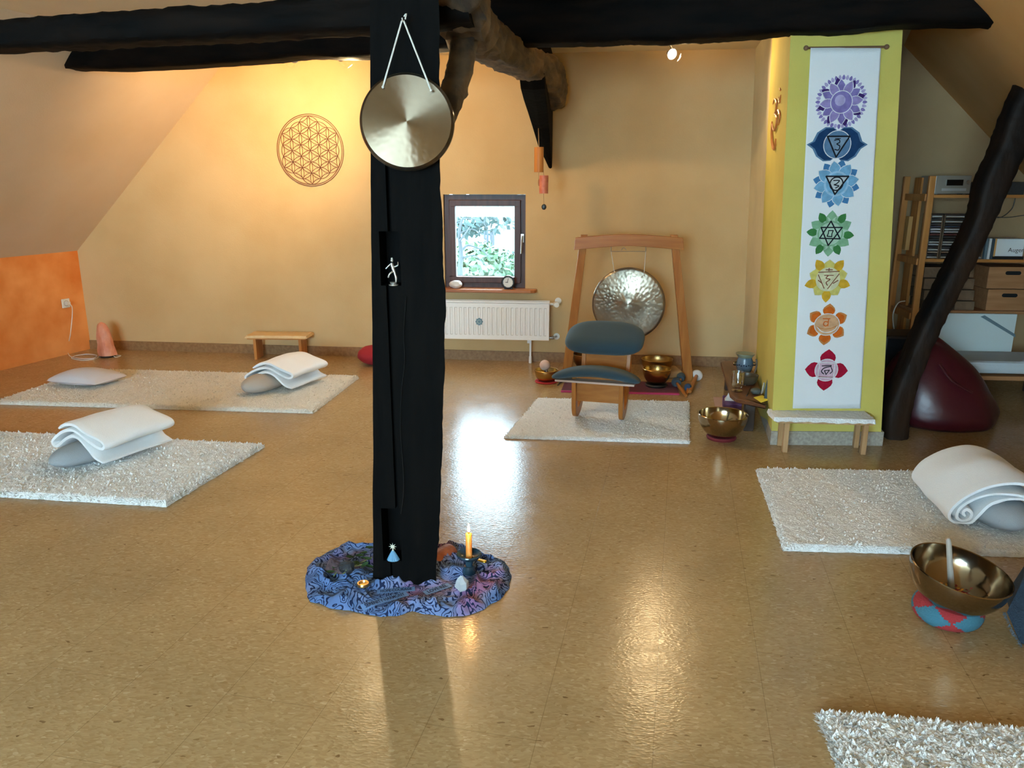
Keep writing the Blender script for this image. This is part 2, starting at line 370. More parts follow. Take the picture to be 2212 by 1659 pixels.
# left knee wall (orange) and left roof slope
out = V(-KD[1], KD[0], 0); out = out if out[0] < 0 else -out
p0 = V(kA[0], kA[1], 0)-KD*.2; p1 = p0+KD*11
b = MB(); up_ = V(0, 0, KH)
b.loft([[p0, p1, p1+out*.2, p0+out*.2], [p0+up_, p1+up_, p1+out*.2+up_, p0+out*.2+up_]]); struct(b.build('wall_left', M['orange']))
b = MB(); q0 = kc-KD*.2; q1 = q0+KD*11; off = np.cross(KD, SO); off = off/np.linalg.norm(off)*.12; off = off if off[2] > 0 else -off
b.loft([[q0-SO*.06, q1-SO*.06, q1+SO, q0+SO], [q0-SO*.06+off, q1-SO*.06+off, q1+SO+off, q0+SO+off]]); struct(b.build('wall_left_slope', M['slope']))
# right roof slope through three measured points
R1, R2, R3 = wallpt(1950, 95), wallpt(2140, 300), atY(2150, 45, 4.17)
RP = plane(R1, R2, R3)
def rs(Y, Z):   # X on right slope
    a, n = RP; return V(a[0]-(n[1]*(Y-a[1])+n[2]*(Z-a[2]))/n[0], Y, Z)
b = MB(); nn = RP[1]/np.linalg.norm(RP[1]); nn = nn if nn[2] > 0 else -nn
r_ = [rs(6.6, .55), rs(-3.2, .55), rs(-3.2, ZC+.02), rs(6.6, ZC+.02)]
b.loft([r_, [q+nn*.12 for q in r_]]); struct(b.build('wall_right_slope', M['sloper']))
b = MB(); r_ = [rs(6.6, .62), rs(-3.2, .62)]
b.loft([[V(q[0]-.0, q[1], -.05) for q in r_]+[V(q[0]+.15, q[1], -.05) for q in r_[::-1]], [V(q[0], q[1], .66) for q in r_]+[V(q[0]+.15, q[1], .66) for q in r_[::-1]]]); struct(b.build('wall_right', M['wall']))
b = MB(); c0 = q0+SO; c1 = q1+SO
cp = [V(c0[0]-.1, 6.9, ZC), V(c1[0]-.1, c1[1], ZC), rs(-3.2, ZC)+V(.1, 0, 0), rs(6.9, ZC)+V(.1, 0, 0)]
b.loft([cp, [q+V(0, 0, .1) for q in cp]]); struct(b.build('ceiling', M['ceil']))
# wall behind the camera, with a window opening the daylight comes through
b = MB()
def rb(x0, x1, z0, z1): b.box(((x0+x1)/2, -3.3, (z0+z1)/2), (x1-x0, .2, z1-z0))
rb(-7.6, -2.9, -.05, 2.7); rb(-.1, 5.2, -.05, 2.7); rb(-2.9, -.1, -.05, .85); rb(-2.9, -.1, 2.35, 2.7); struct(b.build('wall_rear', M['wall']))
# skirtings
b = MB()
def skirt(pa, pb, h, t, nrm):
    b.loft([[pa, pb, pb+nrm*t, pa+nrm*t], [pa+V(0, 0, h), pb+V(0, 0, h), pb+nrm*t+V(0, 0, h), pa+nrm*t+V(0, 0, h)]])
skirt(wb(KA[0]+.0, 0), wb(1.3, 0), .085, .014, V(0, -1, 0)); struct(b.build('baseboard_back', M['skirt']))

# ------------------------------------------------------------------ window
def frame_boxes(b, x0, x1, z0, z1, w_, y0, d):
    for (a, c, e, g) in ((x0, x1, z1-w_, z1), (x0, x1, z0, z0+w_), (x0, x0+w_, z0+w_, z1-w_), (x1-w_, x1, z0+w_, z1-w_)):
        b.box(((a+c)/2, y0+d/2, (e+g)/2), (c-a, d, g-e))
yw = yb(-.85)
g0 = wallpt(988, 595); g1 = wallpt(1118, 445)
root = thing('window_1', None, None, (-.85, yw, WZ0)); root['kind'] = 'structure'
b = MB(); frame_boxes(b, WX0+.002, WX1-.002, WZ0+.004, WZ1-.002, .048, yw+.045, .07); b.build('window_frame', M['frame'], root, bevel=.003)
b = MB(); frame_boxes(b, WX0+.045, WX1-.045, WZ0+.048, WZ1-.045, .052, yw+.02, .065); sash = b.build('window_sash', M['frame'], root, bevel=.005)
b = MB(); frame_boxes(b, WX0+.093, WX1-.093, WZ0+.096, WZ1-.093, .006, yw+.04, .02); b.build('glazing_bead', mat('pale_gasket', (.6, .65, .65), .5), sash)
b = MB(); b.box(((WX0+WX1)/2, yw+.055, (WZ0+WZ1)/2), (WX1-WX0-.19, .004, WZ1-WZ0-.19)); b.build('window_pane', pg, sash)
hp = wallpt(1128, 515); b = MB(); b.box((hp[0], yw+.014, hp[2]), (.024, .012, .07)); b.tube([(hp[0], yw+.01, hp[2]+.015), (hp[0], yw-.035, hp[2]+.015)], .008)
b.tube(cat([(hp[0], yw-.035, hp[2]+.02), (hp[0]-.002, yw-.04, hp[2]-.04), (hp[0]-.006, yw-.036, hp[2]-.125)]), .0095, flat=.7); b.build('window_handle', M['steel'], sash, smooth=True)
# window sill board
sx1 = wallpt(1160, 628)[0]; b = MB(); zt = wallpt(1100, 622)[2]-.002
pl_ = [(WX0-.22, yb(-1.3)+.08), (WX0-.22, yw-.14), (sx1-.05, yw-.14), (sx1-.015, yw-.125), (sx1, yw-.09), (sx1, yb(-.4)-.002), (WX1, yb(-.5)-.002), (WX1-.002, yw+.04), (WX0+.002, yw+.04)]
pl_ = [(WX0+.002, yw+.04), (WX0+.002, yw-.001), (WX0-.2, yb(-1.4)-.002), (WX0-.2, yw-.115), (sx1-.05, yw-.115), (sx1-.015, yw-.105), (sx1, yw-.07), (sx1, yb(-.4)-.002), (WX1-.002, yw-.006), (WX1-.002, yw+.04)]
b.prism(pl_, zt-.028, zt)
sill = tag(b.build('window_sill', wood('reddish_sill_wood', (.42, .16, .055), (.30, .10, .035), .25, axis=0), bevel=.005), 'reddish wooden board with rounded corner under the small window', 'sill')
# white quartz pebble and alarm clock on the sill
p = atY(985, 619, yw-.05); b = MB(); b.sphere((p[0], yw-.05, zt+.033), (.058, .04, .034), fn=lambda q: 1+.12*nz(*q, sc=1.6)); tag(b.build('stone', mat('white_pebble', (.72, .69, .66), .5, var=.3, vs=12), smooth=True), 'smooth white stone lying on the window sill', 'stone')
p = atY(1098, 605, yw-.05); cx = p[0]; cz = zt+.058
root = thing('alarm_clock', 'small round black alarm clock with pale face on the window sill', 'clock', (cx, yw-.05, zt))
fc = frn((cx, yw-.07, cz), (-.1, -1, 0))
b = MB(); b.lathe([(0, -.035), (.045, -.035), (.055, -.028), (.058, 0), (.058, .006), (.052, .011), (.044, .010), (.043, .002)], 40, fc); b.box((cx, yw-.045, zt+.006), (.07, .03, .012)); b.box((cx, yw-.05, cz+.054), (.03, .012, .008)); b.build('clock_case', M['blackp'], root, smooth=True)
b = MB(); b.lathe([(.0435, .002), (0, .003)], 32, fc); dial = b.build('clock_dial', M['clockface'], root)
b = MB()
b.box((-.006, .016, .0045), (.004, .034, .001), frn((cx, yw-.07, cz), (-.1, -1, 0), (.3, 0, 1)))
b.box((-.011, .0, .0045), (.024, .005, .001), fc)
for k in range(12):
    a = k*math.pi/6; r0 = .040; b.box((r0*math.sin(a), r0*math.cos(a), .0038), (.003, .003, .0008), fc)
b.build('clock_hands', M['blackp'], dial)

# ------------------------------------------------------------------ outdoors seen through the window
b = MB()
def hill(u, v):
    X = -30+60*u; Y = 8+90*v**1.6
    Z = -3.2+1.0*nz(X*.1, Y*.1)+max(0, Y-14)*.045-.0*X+.02*X
    return V(X, Y, Z)
b.grid(hill, 40, 40); tag(b.build('meadow', mat('pale_meadow', (.085, .11, .10), .9, col2=(.055, .085, .07), vs=.6), smooth=True), 'pale sloping meadow outside the small window', 'meadow', kind='structure')
def bush(name, label, c, r, m, n=900, cat_='bush'):
    b = MB(); rnd = random.Random(int(c[0]*31+c[1]))
    for _ in range(n):
        d = V(rnd.gauss(0, 1), rnd.gauss(0, 1), rnd.gauss(0, 1)); d /= np.linalg.norm(d); q = V(*c)+d*r*(.55+.5*rnd.random())*V(1, 1, .8)
        s_ = r*.09*(.6+rnd.random()); e1 = V(rnd.gauss(0, 1), rnd.gauss(0, 1), rnd.gauss(0, 1)); e1 /= np.linalg.norm(e1); e2 = np.cross(e1, d); e2 /= (np.linalg.norm(e2)+1e-9)
        b.add([q-e1*s_, q+e2*s_*.5, q+e1*s_, q-e2*s_*.5], [(0, 1, 2, 3)])
    return tag(b.build(name, m, recalc=False), label, cat_)
gr1 = mat('bright_green_foliage', (.013, .04, .013), .7, col2=(.04, .085, .04), vs=3); gr2 = mat('blue_green_foliage', (.015, .035, .034), .7, col2=(.045, .075, .072), vs=3)
def out_pt(x, y, Y): return atY(x, y, Y)
p = out_pt(1040, 600, 13); bush('garden_bush', 'leafy green bush low outside the small window', p, .75, gr1, 1300)
p = out_pt(1100, 600, 16); bush('garden_bush', 'bluish green bush outside at the right of the window pane', p, .7, gr2, 900)
p = out_pt(1010, 440, 26); bush('distant_tree', 'dark green tree crown far up the meadow at the pane top', p, 1.6, gr2, 900, 'tree')
p = out_pt(1150, 425, 30); bush('distant_tree', 'pale green treetop beyond the window handle side of the pane', p, 1.6, gr2, 700, 'tree')
b = MB(); Yt = 11.0
def br_(pts, r0, r1): 
    q = cat([out_pt(x, y, Yt+d) for x, y, d in pts], 5); b.tube(q, list(np.linspace(r0, r1, len(q))), 6)
br_([(1000, 640, 0), (994, 590, 0), (996, 545, .1), (992, 500, 0), (1003, 460, 0)], .05, .015)
br_([(996, 545, .1), (1010, 530, .2), (1040, 540, .3), (1060, 560, .3)], .02, .006); br_([(993, 520, 0), (1005, 505, 0), (1015, 490, .1)], .018, .006)
br_([(985, 480, 0), (1010, 472, 0), (1040, 478, .1), (1050, 490, .1)], .012, .004); br_([(992, 505, 0), (1020, 495, .1), (1045, 510, .1)], .012, .004); br_([(995, 560, .1), (1025, 552, 0), (1050, 575, 0)], .014, .004)
tag(b.build('bare_tree', mat('grey_bark', (.018, .024, .028), .9), smooth=True), 'bare branching tree just outside the small window', 'tree')
for k, (x, y) in enumerate([(1047, 525), (1053, 524), (1061, 527), (1066, 524)]):
    p = out_pt(x, y, 24); b = MB(); b.tube([p-V(0, 0, .35), p+V(0, 0, .1), p+V(0, 0, .35)], [.03, .035, .03], 8)
    tag(b.build('fence_post', mat('grey_post', (.02, .025, .035), .8), smooth=True), 'grey weathered post of a short row out on the meadow', 'post', 'posts out on the meadow')

# ------------------------------------------------------------------ timbers
def section(c, ux, uz, hw, hh, n=28, p=.28, seed=0.0, amp=.012, s=0.0):
    r = []
    for j in range(n):
        a = 2*math.pi*j/n; ca, sa = math.cos(a), math.sin(a)
        k = 1/max(abs(ca), abs(sa)); k = k**(1-p)
        d = 1+amp/min(hw, hh)*(nz(ca*2+seed, sa*2, s*5.0)+.5*nz(ca*5+seed, sa*5, s*17.0))
        r.append(c+ux*hw*ca*k*d+uz*hh*sa*k*d)
    return r
def timber(pts, sizes, seg=30, upv=(0, 0, 1), amp=.012, seed=0.0, p=.28, n=28):
    """pts: centre path; sizes: (half width, half height) at each point"""
    q = cat([list(a)+list(s) for a, s in zip(pts, sizes)], seg); rings = []
    for i, r in enumerate(q):
        c = r[:3]; t = q[min(i+1, len(q)-1)][:3]-q[max(i-1, 0)][:3]; t = t/np.linalg.norm(t)
        ux = np.cross(t, np.array(upv, float)); ux /= np.linalg.norm(ux); uz = np.cross(ux, t)
        rings.append(section(c, ux, uz, r[3], r[4], n, p, seed, amp, i/len(q)*len(pts)))
    b = MB(); b.loft(rings); return b
def mesh_cut(o, boxes):
    for k, (fr, c, d) in enumerate(boxes):
        cb = MB(); cb.box(c, d, fr); co_ = cb.build('cutter', M['black'])
        md = o.modifiers.new('c', 'BOOLEAN'); md.operation = 'DIFFERENCE'; md.object = co_; md.solver = 'EXACT'
        dg = bpy.context.evaluated_depsgraph_get(); me = bpy.data.meshes.new_from_object(o.evaluated_get(dg)); me.name = o.name
        o.modifiers.clear(); old = o.data; o.data = me; bpy.data.meshes.remove(old)
        cm = co_.data; bpy.data.objects.remove(co_); bpy.data.meshes.remove(cm)
# the big post: rings from measured left/right outline; depth axis turned 12 degrees
PD = V(-.205, .979, 0)
yA = 2.61
outl = [(-60, 796, 950), (150, 797, 951), (400, 798, 952), (450, 799, 955), (520, 799, 958), (560, 800, 960), (600, 800, 960), (640, 801, 964), (700, 802, 962), (760, 802, 961), (800, 803, 962), (850, 803, 960), (900, 803, 958), (960, 804, 957), (1000, 804, 955), (1050, 803, 954), (1100, 803, 952), (1160, 804, 948), (1220, 804, 945), (1268, 803, 944)]
rings = []
zs = np.linspace(0, 2.5, 110)
oy = [o_[0] for o_ in outl]
def post_lr(z):
    # y pixel at this height for the front face
    best = None
    lo, hi = -400, 1290
    for _ in range(40):
        mid = (lo+hi)/2
        if atY(875, mid, yA)[2] > z: lo = mid
        else: hi = mid
    yp = (lo+hi)/2
    l = np.interp(yp, oy, [o_[1] for o_ in outl]); r = np.interp(yp, oy, [o_[2] for o_ in outl])
    return atY(l, yp, yA), atY(r, yp, yA+.01)
for z in zs:
    L_, R_ = post_lr(z); L_[2] = R_[2] = z
    L_ = L_+V(.004, 0, 0)
    D = PD*.225; nf = 14; ring = []
    jag = lambda s, t: .004*nz(s*3, z*6, t)+.003*nz(s*9, z*22, t)
    for k in range(nf): u = k/nf; ring.append(L_+(R_-L_)*u+V(0, -1, 0)*jag(u, 1)*.7)
    for k in range(8): u = k/8; ring.append(R_+D*u+V(1, 0, 0)*(jag(u+3, 5)*1.4-.002-.012*u))
    for k in range(8): u = k/8; ring.append(R_+D+V(-.012, 0, 0)+(L_-R_)*u)
    for k in range(8): u = k/8; ring.append(L_+D*(1-u)+V(-1, 0, 0)*jag(u+7, 9)*.4)
    rings.append(ring)
b = MB(); b.loft(rings)
post = tag(b.build('timber_post', M['black'], origin=(-.66, 2.72, 0)), 'square black oak post with two niches standing mid room on a blue cloth', 'post')
nu = atY(842, 617, yA); nl = atY(845, 1212, yA)
un = [(823, 500, 862, 617), (828, 1100, 863, 1212)]
cuts = []
NZ = []
for (x0, y0, x1, y1) in un:
    a = atY(x0, y1, yA); c = atY(x1, y0, yA); NZ.append((a, c))
    cuts.append((I, ((a[0]+c[0])/2, yA+.03, (a[2]+c[2])/2), (c[0]-a[0], .13, c[2]-a[2])))
g1_, g2_ = atY(840, 500, yA), atY(840, 300, yA)
cuts.append((I, (g1_[0]+.002, yA+.0, (g1_[2]+1.75)/2), (.014, .07, 1.75-g1_[2])))
cuts.append((I, (atY(845, 800, yA)[0], yA+.0, (NZ[0][0][2]+NZ[1][1][2])/2), (.012, .05, NZ[0][0][2]-NZ[1][1][2]+.02)))
cuts.append((I, (atY(846, 1240, yA)[0], yA, NZ[1][0][2]/2), (.008, .035, NZ[1][0][2]+.0)))
mesh_cut(post, cuts)
# long drying crack right of centre
b = MB(); pts = [atY(x, y, yA-.003) for x, y in [(877, 640), (872, 720), (874, 780), (867, 850), (865, 930), (870, 1000), (872, 1060), (866, 1110)]]
b.tube(cat(pts, 4), .0022, 5, flat=.5); b.build('drying_crack', mat('crack_black', (.002, .002, .002), .9), post)

# front beam (near), tie beam (far)
fb_t = [(-500, 75), (0, 38), (250, 18), (400, 8), (550, 0), (800, -18)]; fb_b = [(-500, 124), (0, 102), (95, 99), (185, 93), (400, 84), (790, 63)]
pts = []; sz = []
for x in (-500, -200, 0, 100, 190, 300, 420, 550, 700, 860):
    yt = np.interp(x, [q[0] for q in fb_t], [q[1] for q in fb_t]); y_b = np.interp(x, [q[0] for q in fb_b], [q[1] for q in fb_b])
    a = atY(x, yt, 2.8); c = atY(x, y_b, 2.8); pts.append((a[0], 2.88, (a[2]+c[2])/2)); sz.append((.085, (a[2]-c[2])/2))
z_e = pts[-1][2]
pts += [(-.42, 2.88, z_e+.02)]; sz += [(.085, .055)]
tag(timber(pts, sz, 8, amp=.006, seed=3).build('ceiling_beam', M['blackx'], smooth=True), 'long thin black beam running out of view at left past the post top', 'beam')
TL = V(-3.9, 5.38, 0); TRr = V(2.35, 4.10, 0); TN = plane(TL, TRr, TL+V(0, 0, 1))
bot = [(60, 150), (150, 146), (230, 147), (400, 139), (560, 128), (640, 119), (715, 120), (790, 118), (1000, 96), (1190, 90), (1300, 88), (1345, 84), (1420, 86), (1480, 82), (1560, 78), (1640, 72), (1700, 66), (1830, 62), (1960, 48), (2140, 46), (2260, 44)]
def tb(seq, top, nm, lab, seed):
    pts = []; sz = []
    for (x, y) in seq:
        c = hit(x, y, TN); zt_ = top(c); pts.append((c[0]+.02, c[1]+.1, (zt_+c[2])/2)); sz.append((.11, (zt_-c[2])/2+.004))
    return tag(timber(pts, sz, 8, amp=.004, seed=seed, p=.1).build(nm, M['blackx'], smooth=True), lab, 'beam')
tb(bot, lambda c: 2.47 if c[0] < -1 else 2.515, 'tie_beam', 'thick rough black beam spanning the room below the ceiling, behind the post', 11)
# crooked brown beam from the post back to the gable, its knee braces
pts = [(-.45, 2.62, 2.30), (-.46, 2.9, 2.17), (-.49, 3.3, 2.12), (-.49, 3.8, 2.15), (-.47, 4.5, 2.20), (-.42, 5.2, 2.25), (-.34, 5.75, 2.26), (-.31, 6.1, 2.21), (-.31, 6.3, 2.18)]
sz = [(.07, .13), (.085, .12), (.09, .10), (.09, .085), (.095, .08), (.10, .085), (.115, .115), (.125, .13), (.12, .12)]
tag(timber(pts, sz, 14, amp=.020, seed=5, p=.3).build('crooked_beam', M['oak'], smooth=True), 'crooked weathered brown oak beam running from the post top back to the far wall', 'beam')
pts = [(-.515, 2.84, 1.72), (-.505, 2.92, 1.80), (-.49, 3.02, 1.90), (-.475, 3.12, 2.06)]
tag(timber(pts, [(.03, .03), (.042, .04), (.045, .045), (.045, .045)], 10, upv=(1, 0, 0), amp=.006, seed=9).build('knee_brace', M['oak'], smooth=True), 'short brown knee brace behind the hanging gong', 'brace')
BR = [(5.3, 2.2), (5.42, 2.12), (5.6, 2.065), (5.8, 2.0), (6.02, 1.915), (6.24, 1.79), (6.40, 1.70), (6.52, 1.635), (6.56, 1.72), (6.56, 2.0), (6.56, 2.49), (6.1, 2.49), (5.85, 2.35)]
b = MB(); xl = lambda z: float(np.interp(z, [1.64, 1.8, 2.1], [-.325, -.40, -.465]))
b.loft([[V(xl(z), y+.006*nz(y, z, 3, 9), z) for y, z in BR], [V((xl(z)-.30)/2, y, z-.006) for y, z in BR], [V(-.30, y, z) for y, z in BR]])
tag(b.build('wall_strut', M['black'], bevel=.006), 'dark wooden strut slanting down to the far wall above the wind chime', 'strut')
# diagonal timber at right
tl = [(1905, 940), (1905, 900), (1940, 800), (1985, 690), (2020, 620), (2060, 540), (2095, 460), (2130, 370), (2160, 290), (2190, 215), (2224, 130)]
tr_ = [(1957, 945), (1962, 880), (1985, 800), (2022, 715), (2058, 645), (2098, 570), (2140, 480), (2152, 430), (2195, 345), (2225, 290), (2268, 195)]
pts = []; sz = []
for (a, c) in zip(tl, tr_):
    A_ = atY(*a, 4.72); B_ = atY(*c, 4.72); pts.append((A_+B_)/2); wdt = np.linalg.norm(A_-B_)
    sz.append((.085, max(.06, wdt/2*.93)))
pts.append(pts[-1]+(pts[-1]-pts[-3])*.55); sz.append(sz[-1])
tag(timber(pts, sz, 10, upv=(1, 0, .0), amp=.005, seed=21).build('diagonal_post', M['strut'], smooth=True), 'leaning black timber with scraped brown streaks beside the yellow column', 'post')

# ------------------------------------------------------------------ yellow column
cFL, cFR = fl(1665, 960), fl(1902, 962)
tFL, tFR = atY(1709, 55, cFL[1]), atY(1952, 42, cFR[1])
def colp(s, z, d=0.0):     # point on front face, s 0..1
    h = z/tFL[2]; a = cFL+(tFL-cFL)*h; c = cFR+(tFR-cFR)*h; a = V(a[0], a[1], z); c = V(c[0], c[1], z); q = a+(c-a)*s; return q-V(0, d, 0)
gb, gt = atY(1640, 640, 5.5), atY(1669, 68, 5.5)
def gapx(z): return gb+(gt-gb)*((z-gb[2])/(gt[2]-gb[2]))
b = MB(); ZT = ZC+.02
rings = []
for z in (0, .6, 1.2, 1.8, ZT):
    g = gapx(z); rings.append([colp(0, z), colp(1, z), V(colp(1, z)[0]+.12, 5.5, z), V(g[0], 5.5, z)])
b.loft(rings); struct(b.build('wall_column', M['yellow'], origin=(1.4, 4.9, 0)))
b = MB(); rings = []
cb_, ct_ = atY(1605, 790, 6.52), atY(1636, 80, 6.52)
for z in (0, .6, 1.2, 1.8, ZT):
    g = gapx(z); k = cb_+(ct_-cb_)*((z-cb_[2])/(ct_[2]-cb_[2]))
    rings.append([V(g[0]+.012, 5.53, z), V(g[0]+.2, 5.53, z), V(k[0]+.2, 6.6, z), V(k[0], 6.6, z)])
b.loft(rings); struct(b.build('wall_partition', M['cream'], origin=(1.4, 6, 0)))
b = MB(); pa = [colp(0, 0)+V(-.006, -.008, 0), colp(1, 0)+V(.008, -.008, 0), colp(1, 0)+V(.03, .3, 0), V(colp(1, 0)[0]-.1, 4.9, 0), V(gapx(0)[0]+.05, 5.4, 0), V(gapx(0)[0]-.008, 5.4, 0)]
b.loft([pa, [q+V(0, 0, .085) for q in pa]]); struct(b.build('baseboard_column', M['grey']))
# socket with switch on partition
p = atY(1608, 750, 6.0); 

# ------------------------------------------------------------------ text
def text_mesh(s, size, bold=0.0):
    cu = bpy.data.curves.new('t', 'FONT'); cu.body = s; cu.size = size; cu.align_x = 'CENTER'; cu.align_y = 'CENTER'; cu.offset = bold; cu.resolution_u = 3
    o = bpy.data.objects.new('t', cu); COL.objects.link(o); bpy.context.view_layer.update()
    dg = bpy.context.evaluated_depsgraph_get(); me = bpy.data.meshes.new_from_object(o.evaluated_get(dg))
    vs = [tuple(v.co) for v in me.vertices]; fs = [tuple(q.vertices) for q in me.polygons]
    bpy.data.objects.remove(o); bpy.data.curves.remove(cu); bpy.data.meshes.remove(me); return vs, fs

# ------------------------------------------------------------------ chakra banner
BD = .016
def face_st(x, y):       # px -> (X offset on banner plane, Z)
    p = atY(x, y, 4.48); return p
bt0, bt1, bb0, bb1 = [face_st(*q) for q in ((1750, 104), (1906, 101), (1712, 882), (1862, 885))]
def ban(X, Z, d=0.0):
    u = (Z-bb0[2])/(bt0[2]-bb0[2]); xl = bb0[0]+(bt0[0]-bb0[0])*u; yf = cFL[1]+(cFR[1]-cFL[1])*((X-cFL[0])/(cFR[0]-cFL[0]))
    wv = .0003*math.sin((X-xl)*38+Z*1.5)*min(1, max(0, (bt0[2]-Z))*1.5)
    return V(X, yf-BD-wv-d, Z)
root = thing('wall_banner', 'long white cloth banner with seven coloured lotus symbols on the yellow column', 'banner', (1.35, 4.49, bb0[2]))
b = MB()
def bf(u, v):
    a = bb0+(bt0-bb0)*v; c = bb1+(bt1-bb1)*v; q = a+(c-a)*u; return ban(q[0], q[2])
b.grid(bf, 40, 60); bn = b.build('banner_cloth', mat('banner_cotton', (.74, .76, .78), .9, bump=.15, bs=200, spec=.1), root, smooth=True)
sd = bn.modifiers.new('t', 'SOLIDIFY'); sd.thickness = .0012
b = MB(); rl, rr_ = atY(1742, 103, 4.47), atY(1920, 99, 4.47); b.tube([V(rl[0], 4.478, rl[2]), V(rr_[0], 4.500, rr_[2])], .006, 10)
b.sphere((rl[0], 4.478, rl[2]), .013, 8); b.sphere((rr_[0], 4.500, rr_[2]), .013, 8); b.build('banner_rod', mat('brown_rod', (.16, .08, .04), .5), root, smooth=True)
MPAL = {}
def pal(name, c):
    if name not in MPAL: MPAL[name] = mat('paint_'+name, c, .85, spec=.1, var=.22, vs=35)
    return MPAL[name]
class Motif:
    def __init__(s, x, y): s.c = atY(x, y, 4.47); s.b = MB(); s.mats = []; s.k = 0; s.sc = 1/1660*4.66
    def mi(s, m):
        if m not in s.mats: s.mats.append(m)
        return s.mats.index(m)
    def poly(s, pts, m, lay):
        vs = [ban(s.c[0]+px*s.sc, s.c[2]-py*s.sc*1.0, 0.0016+.0005*lay) for px, py in pts]; s.b.add(vs, [tuple(range(len(vs)))], s.mi(m))
    def petal(s, a, r0, r1, w, m, lay=0, tip=1.0):
        ca, sa = math.sin(a), -math.cos(a); ax = V(ca, sa); pp = V(-sa, ca)
        prof = [(0, .6), (.2, .92), (.42, 1), (.62, .86), (.82, .48), (1, .0)] if tip else [(0, .4), (.25, .85), (.55, 1), (.8, .8), (1, .3)]
        L_ = [ax*(r0+(r1-r0)*t)+pp*w*q for t, q in prof]; R_ = [ax*(r0+(r1-r0)*t)-pp*w*q for t, q in prof if q > 0]
        s.poly([tuple(q) for q in L_]+[tuple(q) for q in R_[::-1]], m, lay)
    def disc(s, r, m, lay, cx=0, cy=0, n=28, ry=None): s.poly([(cx+r*math.cos(2*math.pi*i/n), cy+(ry or r)*math.sin(2*math.pi*i/n)) for i in range(n)], m, lay)
    def line(s, pts, w, m, lay, closed=False, sm=False):
        pts = [V(*p) for p in pts]
        if sm: pts = cat(pts, 5)
        if closed: pts = pts+[pts[0]]
        for a, c in zip(pts[:-1], pts[1:]):
            d = c-a; L_ = np.linalg.norm(d)
            if L_ < 1e-6: continue
            d /= L_; q = V(-d[1], d[0])*w/2; e = d*w*.3
            s.poly([tuple(a-e+q), tuple(c+e+q), tuple(c+e-q), tuple(a-e-q)], m, lay)
    def ring(s, r, w, m, lay, n=30): s.line([(r*math.cos(2*math.pi*i/n), r*math.sin(2*math.pi*i/n)) for i in range(n)], w, m, lay, True)
    def done(s, label): o = s.b.build('lotus_symbol', s.mats, bn, recalc=False); o['label'] = label
wt = pal('white', (.72, .74, .76)); bk = pal('black', (.012, .014, .02))
# 1 violet
v1, v2, v3 = pal('violet', (.22, .18, .45)), pal('dark_violet', (.045, .02, .13)), pal('pale_violet', (.42, .38, .62))
m = Motif(1819, 220)
for k in range(40): m.petal(k*math.pi/20, 40, 49, 3.0, v3 if k % 2 else v1, 0)
for k in range(8): m.petal(k*math.pi/4+.32+.2, 22, 45, 7.5, v2, 1)
pv = pal('lilac', (.31, .26, .54))
for k in range(12): m.petal(k*math.pi/6-.1, 16, 42, 9, wt, 2+2*(k % 2)); m.petal(k*math.pi/6-.1, 16, 40.5, 7.8, pv if k % 2 else v1, 3+2*(k % 2))
m.disc(21, wt, 6); m.disc(19.5, v1, 7); m.disc(10, v3, 8, -3, -3); m.done('violet many-petalled lotus at the banner top')
# 2 indigo
i1, i2 = pal('indigo', (.012, .045, .13)), pal('steel_blue', (.10, .20, .34))
m = Motif(1810, 312)
for s_ in (-1, 1):
    o_ = [(0, -24), (10, -32), (25, -32), (40, -22), (47, -6), (58, 0), (46, 8), (38, 22), (24, 31), (10, 30), (0, 22)]
    m.poly([(s_*a, b_) for a, b_ in (o_ if s_ > 0 else o_)], i2, 0); m.poly([(s_*a*.90+s_*.5, b_*.93) for a, b_ in o_], i1, 1)
m.disc(26.5, wt, 2); m.disc(25, i2, 3); m.poly([(-19, -14), (21, -14), (0, 22)], pal('mid_blue', (.20, .30, .42)), 4)
m.line([(-20, -15), (22, -15), (0, 23)], 3, bk, 5, True)
m.line([(-6, -8), (2, -9), (4, -4), (-1, -1), (5, 3), (3, 10), (-4, 9)], 2, bk, 6, sm=True); m.line([(-5, -11), (5, -11)], 1.5, bk, 6); m.done('dark blue two-winged lotus symbol with triangle')
# 3 blue
c1, c2, c3 = pal('sky_blue', (.18, .40, .62)), pal('deep_blue', (.06, .20, .42)), pal('light_blue', (.32, .54, .72))
m = Motif(1808, 397)
for k in range(8): m.petal(k*math.pi/4+.18, 20, 46, 10, c2, 0)
for k in range(8): m.petal(k*math.pi/4-.2, 14, 44.5, 12, wt, 1+2*(k % 2)); m.petal(k*math.pi/4-.2, 14, 43, 11, c1, 2+2*(k % 2))
m.disc(24, c3, 5); m.disc(20, c1, 6)
m.poly([(-21, -14), (22, -14), (-1, 20)], pal('pale_grey', (.5, .56, .58)), 7); m.line([(-21, -14), (22, -14), (-1, 20)], 3, bk, 8, True); m.ring(12.5, 2.4, bk, 8); 
m.line([(-6, -6), (5, -6), (0, 0), (-4, 2), (5, 4), (-1, 8)], 2, bk, 9, sm=True); m.done('light blue many-petalled lotus with black triangle')
